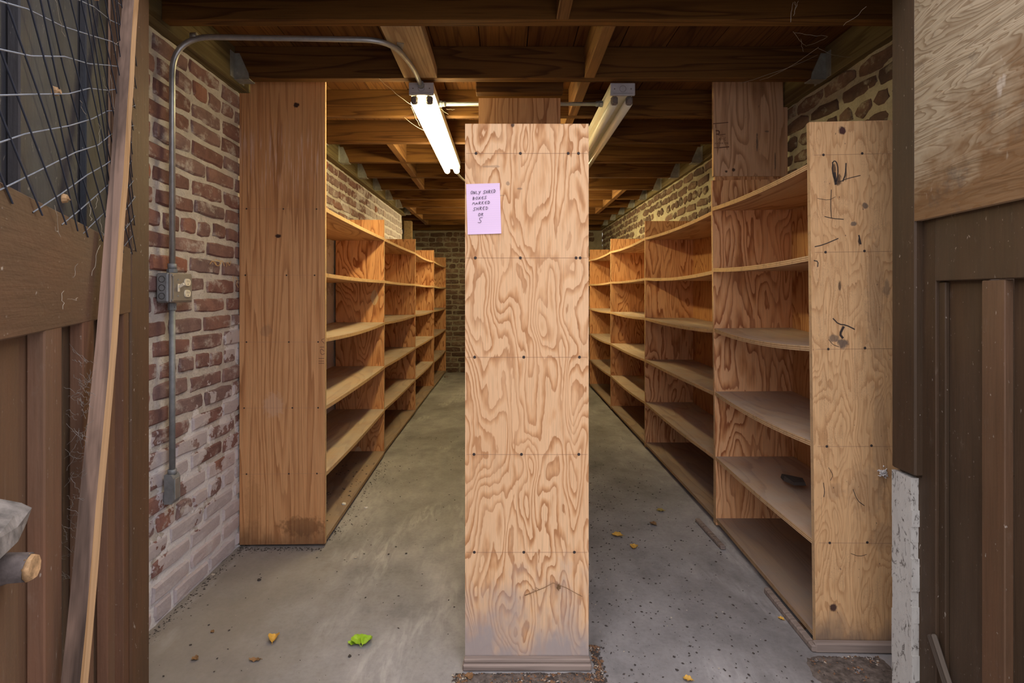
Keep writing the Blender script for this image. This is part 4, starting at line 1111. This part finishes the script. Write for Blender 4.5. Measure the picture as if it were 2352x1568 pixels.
# twig stuck by webs on the middle board
Yt = 1.527
tw = MB(); tw.tube([(X_(a, Yt), Yt - .003, Z_(c, Yt)) for a, c in ((1205, 1366), (1225, 1358), (1250, 1348), (1270, 1337), (1300, 1348), (1325, 1362), (1337, 1368))], [.0012, .0011, .001, .001, .0009, .0008, .0006], 5)
for a in ((1232, 1356), (1240, 1353)): tw.tube([(X_(a[0], Yt), Yt - .003, Z_(a[1], Yt)), (X_(a[0] - 10, Yt), Yt - .004, Z_(a[1] - 6, Yt))], .0006, 4)
tw = tw.build('thin_twig', 'leaf_brown'); tag(tw, 'thin dry twig caught across the lower part of the middle board', 'twig')
tl = leaf('tiny dry leaf hanging from the twig on the middle board', 1282, 1345, 'leaf_brown', .016, 0, .5, z=Z_(1345, Yt), Y=Yt - .004)
tl.rotation_euler = (math.pi / 2, 0, .3)

def litter(name, layers, gen, seed, flat=.5):
    """layers: (material, how many, smallest, largest)"""
    r = random.Random(seed); vs = []; fs = []; mi = []
    for li, (mat, n, smin, smax) in enumerate(layers):
        for _ in range(n):
            p = gen(r)
            if p is None: continue
            s = smin + (smax - smin) * r.random() ** 3; a = r.uniform(0, 6.3); k = len(vs); st = r.uniform(.35, 1)
            ring = []
            for i in range(4):
                q0 = (math.cos(i * math.pi / 2), st * math.sin(i * math.pi / 2))
                ring.append((p[0] + s * (q0[0] * math.cos(a) - q0[1] * math.sin(a)), p[1] + s * (q0[0] * math.sin(a) + q0[1] * math.cos(a)), p[2] + .0002))
            vs += ring + [(p[0], p[1], p[2] + s * flat)]
            fs += [(k, k + 1, k + 4), (k + 1, k + 2, k + 4), (k + 2, k + 3, k + 4), (k + 3, k, k + 4)]; mi += [li] * 4
    me = bpy.data.meshes.new(name); me.from_pydata(vs, [], fs)
    for l in layers: me.materials.append(M[l[0]])
    me.polygons.foreach_set('material_index', mi)
    o = bpy.data.objects.new(name, me); COL.objects.link(o); o['kind'] = 'stuff'; return o
def g_floor(r):
    if r.random() < .62:
        y = r.uniform(1.4, 3.4); x = .30 + abs(r.gauss(0, .33)) if r.random() < .75 else r.uniform(.26, .93)
        if x > .94: return None
    else:
        y = r.uniform(1.35, 4.2); x = r.uniform(-1.1, .9)
        if y > 2.2 and x < -.74: return None
    if -.125 < x < .255 and y > 1.5: return None
    if x > .92 and y > 1.56: return None
    return (x, y, 0)
tag(litter('floor_crumbs', [('crumb', 2600, .0008, .0065), ('crumb_pale', 260, .0008, .005)], g_floor, 11), 'dark crumbs and pale specks scattered over the concrete aisles', 'dirt')
def g_sill(r):
    if r.random() < .75:
        x = r.uniform(-.15, .28); y = 1.50 - abs(r.gauss(0, .035))
        if r.random() < .3: x = .262 + abs(r.gauss(0, .012)); y = r.uniform(1.45, 1.62)
    else:
        x = r.uniform(.90, 1.12); y = 1.57 - abs(r.gauss(0, .075))
        if x < .95 and y > 1.56: return None
    return (x, y, 0.0)
tag(litter('leaf_litter', [('crumb_brown', 1500, .001, .008), ('crumb', 3200, .001, .006), ('crumb_pale', 500, .001, .006)], g_sill, 13), 'brown leaf chips and soil heaped along the board feet at the doorway', 'litter')
def mound(x0, x1, y0, y1, h, seed, label):
    nx, ny = 40, 22; vs = []; fs = []
    for j in range(ny + 1):
        for i in range(nx + 1):
            u, v = i / nx, j / ny; x, y = x0 + (x1 - x0) * u, y0 + (y1 - y0) * v
            e = min(1, min(u, 1 - u) * 5) * min(1, min(v * 2.2, (1 - v) * 9))
            e = max(0, e - .55 * abs(mnoise.noise(Vector((x * 11, y * 11, seed + 2)))))
            vs.append((x, y, h * e * (.7 + .6 * mnoise.noise(Vector((x * 30, y * 30, seed))) + .35 * mnoise.noise(Vector((x * 90, y * 90, seed)))) - .0035 + .001 * mnoise.noise(Vector((x * 14, y * 14, seed + 5)))))
    for j in range(ny):
        for i in range(nx): fs.append((j * (nx + 1) + i, j * (nx + 1) + i + 1, (j + 1) * (nx + 1) + i + 1, (j + 1) * (nx + 1) + i))
    q = MB(); q.raw(vs, fs, 0, True); o = q.build('soil_heap', 'soil'); o['kind'] = 'stuff'; return tag(o, label, 'soil')
mound(-.20, .32, 1.36, 1.512, .008, 3, 'low heap of dry soil at the foot of the middle board')
mound(.86, 1.16, 1.36, 1.585, .009, 8, 'low heap of dry soil at the foot of the scarred right board')
def g_edge(r):
    a = r.random()
    if a < .4: return (XL + .012 + abs(r.gauss(0, .02)), r.uniform(1.4, 2.3), 0)
    if a < .7: return (r.uniform(-1.14, -.78), 2.245 - abs(r.gauss(0, .02)), 0)
    return (-.80 + .03 * r.random() + abs(r.gauss(0, .03)), r.uniform(2.3, 3.4), 0)
tag(litter('wall_foot_dirt', [('crumb', 1300, .001, .006)], g_edge, 16), 'dark dirt gathered along the foot of the left wall and shelves', 'dirt')
def g_shelf(r): return (r.uniform(-1.08, -.80), r.uniform(2.35, 3.3), .0345)
tag(litter('shelf_crumbs', [('crumb', 220, .001, .008), ('crumb_pale', 40, .001, .006)], g_shelf, 17), 'crumbs of dirt on the lowest shelf of the first left bay', 'dirt')

# ------------------------------------------------------------------ cobwebs
def web(name, label, strands, r=.0005, mat='web', extra=0, sagk=.03):
    q = MB()
    for (a, c) in strands:
        a, c = Vector(a), Vector(c); pts = []
        for i in range(7):
            t = i / 6; p = a.lerp(c, t); p.z -= sagk * 4 * t * (1 - t) * (c - a).length
            pts.append(p + Vector((R.uniform(-1, 1), R.uniform(-1, 1), R.uniform(-1, 1))) * .002)
        q.tube(pts, r, 4, 0, False)
    o = q.build(name, mat); o['kind'] = 'stuff'; return tag(o, label, 'cobweb')
def PP(px, py, Y): return (X_(px, Y), Y, Z_(py, Y))
web('cobweb', 'dusty cobweb strands hanging under the joists at upper right', [(PP(1745, 185, 2.09), PP(1880, 110, 1.74)), (PP(1880, 110, 1.74), PP(1965, 130, 2.0)), (PP(1820, 72, 1.74), PP(1850, 105, 1.9)), (PP(1850, 105, 1.9), PP(1900, 85, 1.74)), (PP(1825, 75, 1.74), PP(1900, 82, 1.74)),
     (PP(1840, 90, 1.85), PP(1845, 118, 1.85)), (PP(1935, 60, 1.5), PP(1990, 15, 1.42)), (PP(1700, 190, 2.09), PP(1880, 125, 2.0)), (PP(1820, 5, 1.45), PP(1815, 50, 1.45)), (PP(1832, 3, 1.45), PP(1822, 35, 1.45)), (PP(1826, 3, 1.45), PP(1828, 22, 1.45))])
web('cobweb', 'fine cobweb threads strung beside the lit lamp', [(PP(870, 180, 2.1), PP(950, 245, 2.25)), (PP(945, 245, 2.25), PP(965, 290, 2.5)), (PP(930, 270, 2.4), PP(975, 300, 2.6)), (PP(1025, 250, 2.4), PP(1045, 252, 2.4)), (PP(1030, 262, 2.4), PP(1000, 240, 2.35))])
cw = []
for k in range(110):
    y0 = R.uniform(830, 1330); xa = 215 - (y0 - 830) * .10 + R.uniform(-25, 12); Yc = .80 + R.uniform(-.03, .06)
    cw.append((PP(xa - R.uniform(5, 38), y0 + R.uniform(-40, 40), Yc), PP(xa, y0, Yc)))
web('cobweb', 'tangle of grey cobwebs between the leaning plank and the left door', cw, .00022, 'web_dark')
cw = []
for k in range(26):
    xa, ya = R.uniform(10, 260), R.uniform(470, 700) if k % 2 else R.uniform(60, 460); t = R.uniform(-1.2, 1.2); l = R.uniform(15, 70); Yc = .62
    tt = 1.38 - Yc
    cw.append(((-1.0 + .55 * tt + .02, Yc, 0), (0, 0, 0)))
def on_left_door(y, z, x=.024): return dl.matrix_world @ Vector((x, y, z))
cw = []
for k in range(30):
    y, z = R.uniform(.2, .9), R.uniform(1.06, 1.9); a = R.uniform(0, 6.3); l = R.uniform(.02, .09)
    cw.append((on_left_door(y, z), on_left_door(y + l * math.cos(a), z + l * math.sin(a), .028)))
web('cobweb', 'scraps of cobweb on the mesh and rail of the left door', cw, .00028)
# white egg-sac fluff at the edge of the scarred board
fl_ = MB(); c = Vector(PP(2030, 1087, 1.592))
for k in range(70):
    a = Vector((R.gauss(0, .0055), R.gauss(0, .0025), R.gauss(0, .0055))); fl_.tube([c + a, c + a + Vector((R.uniform(-.009, .009), R.uniform(-.004, .004), R.uniform(-.009, .009)))], [.0020, .0005], 5)
fl_ = fl_.build('spider_fluff', 'fluff'); tag(fl_, 'white fluffy egg sac at the right edge of the scarred board', 'fluff')
bpy.context.view_layer.update()
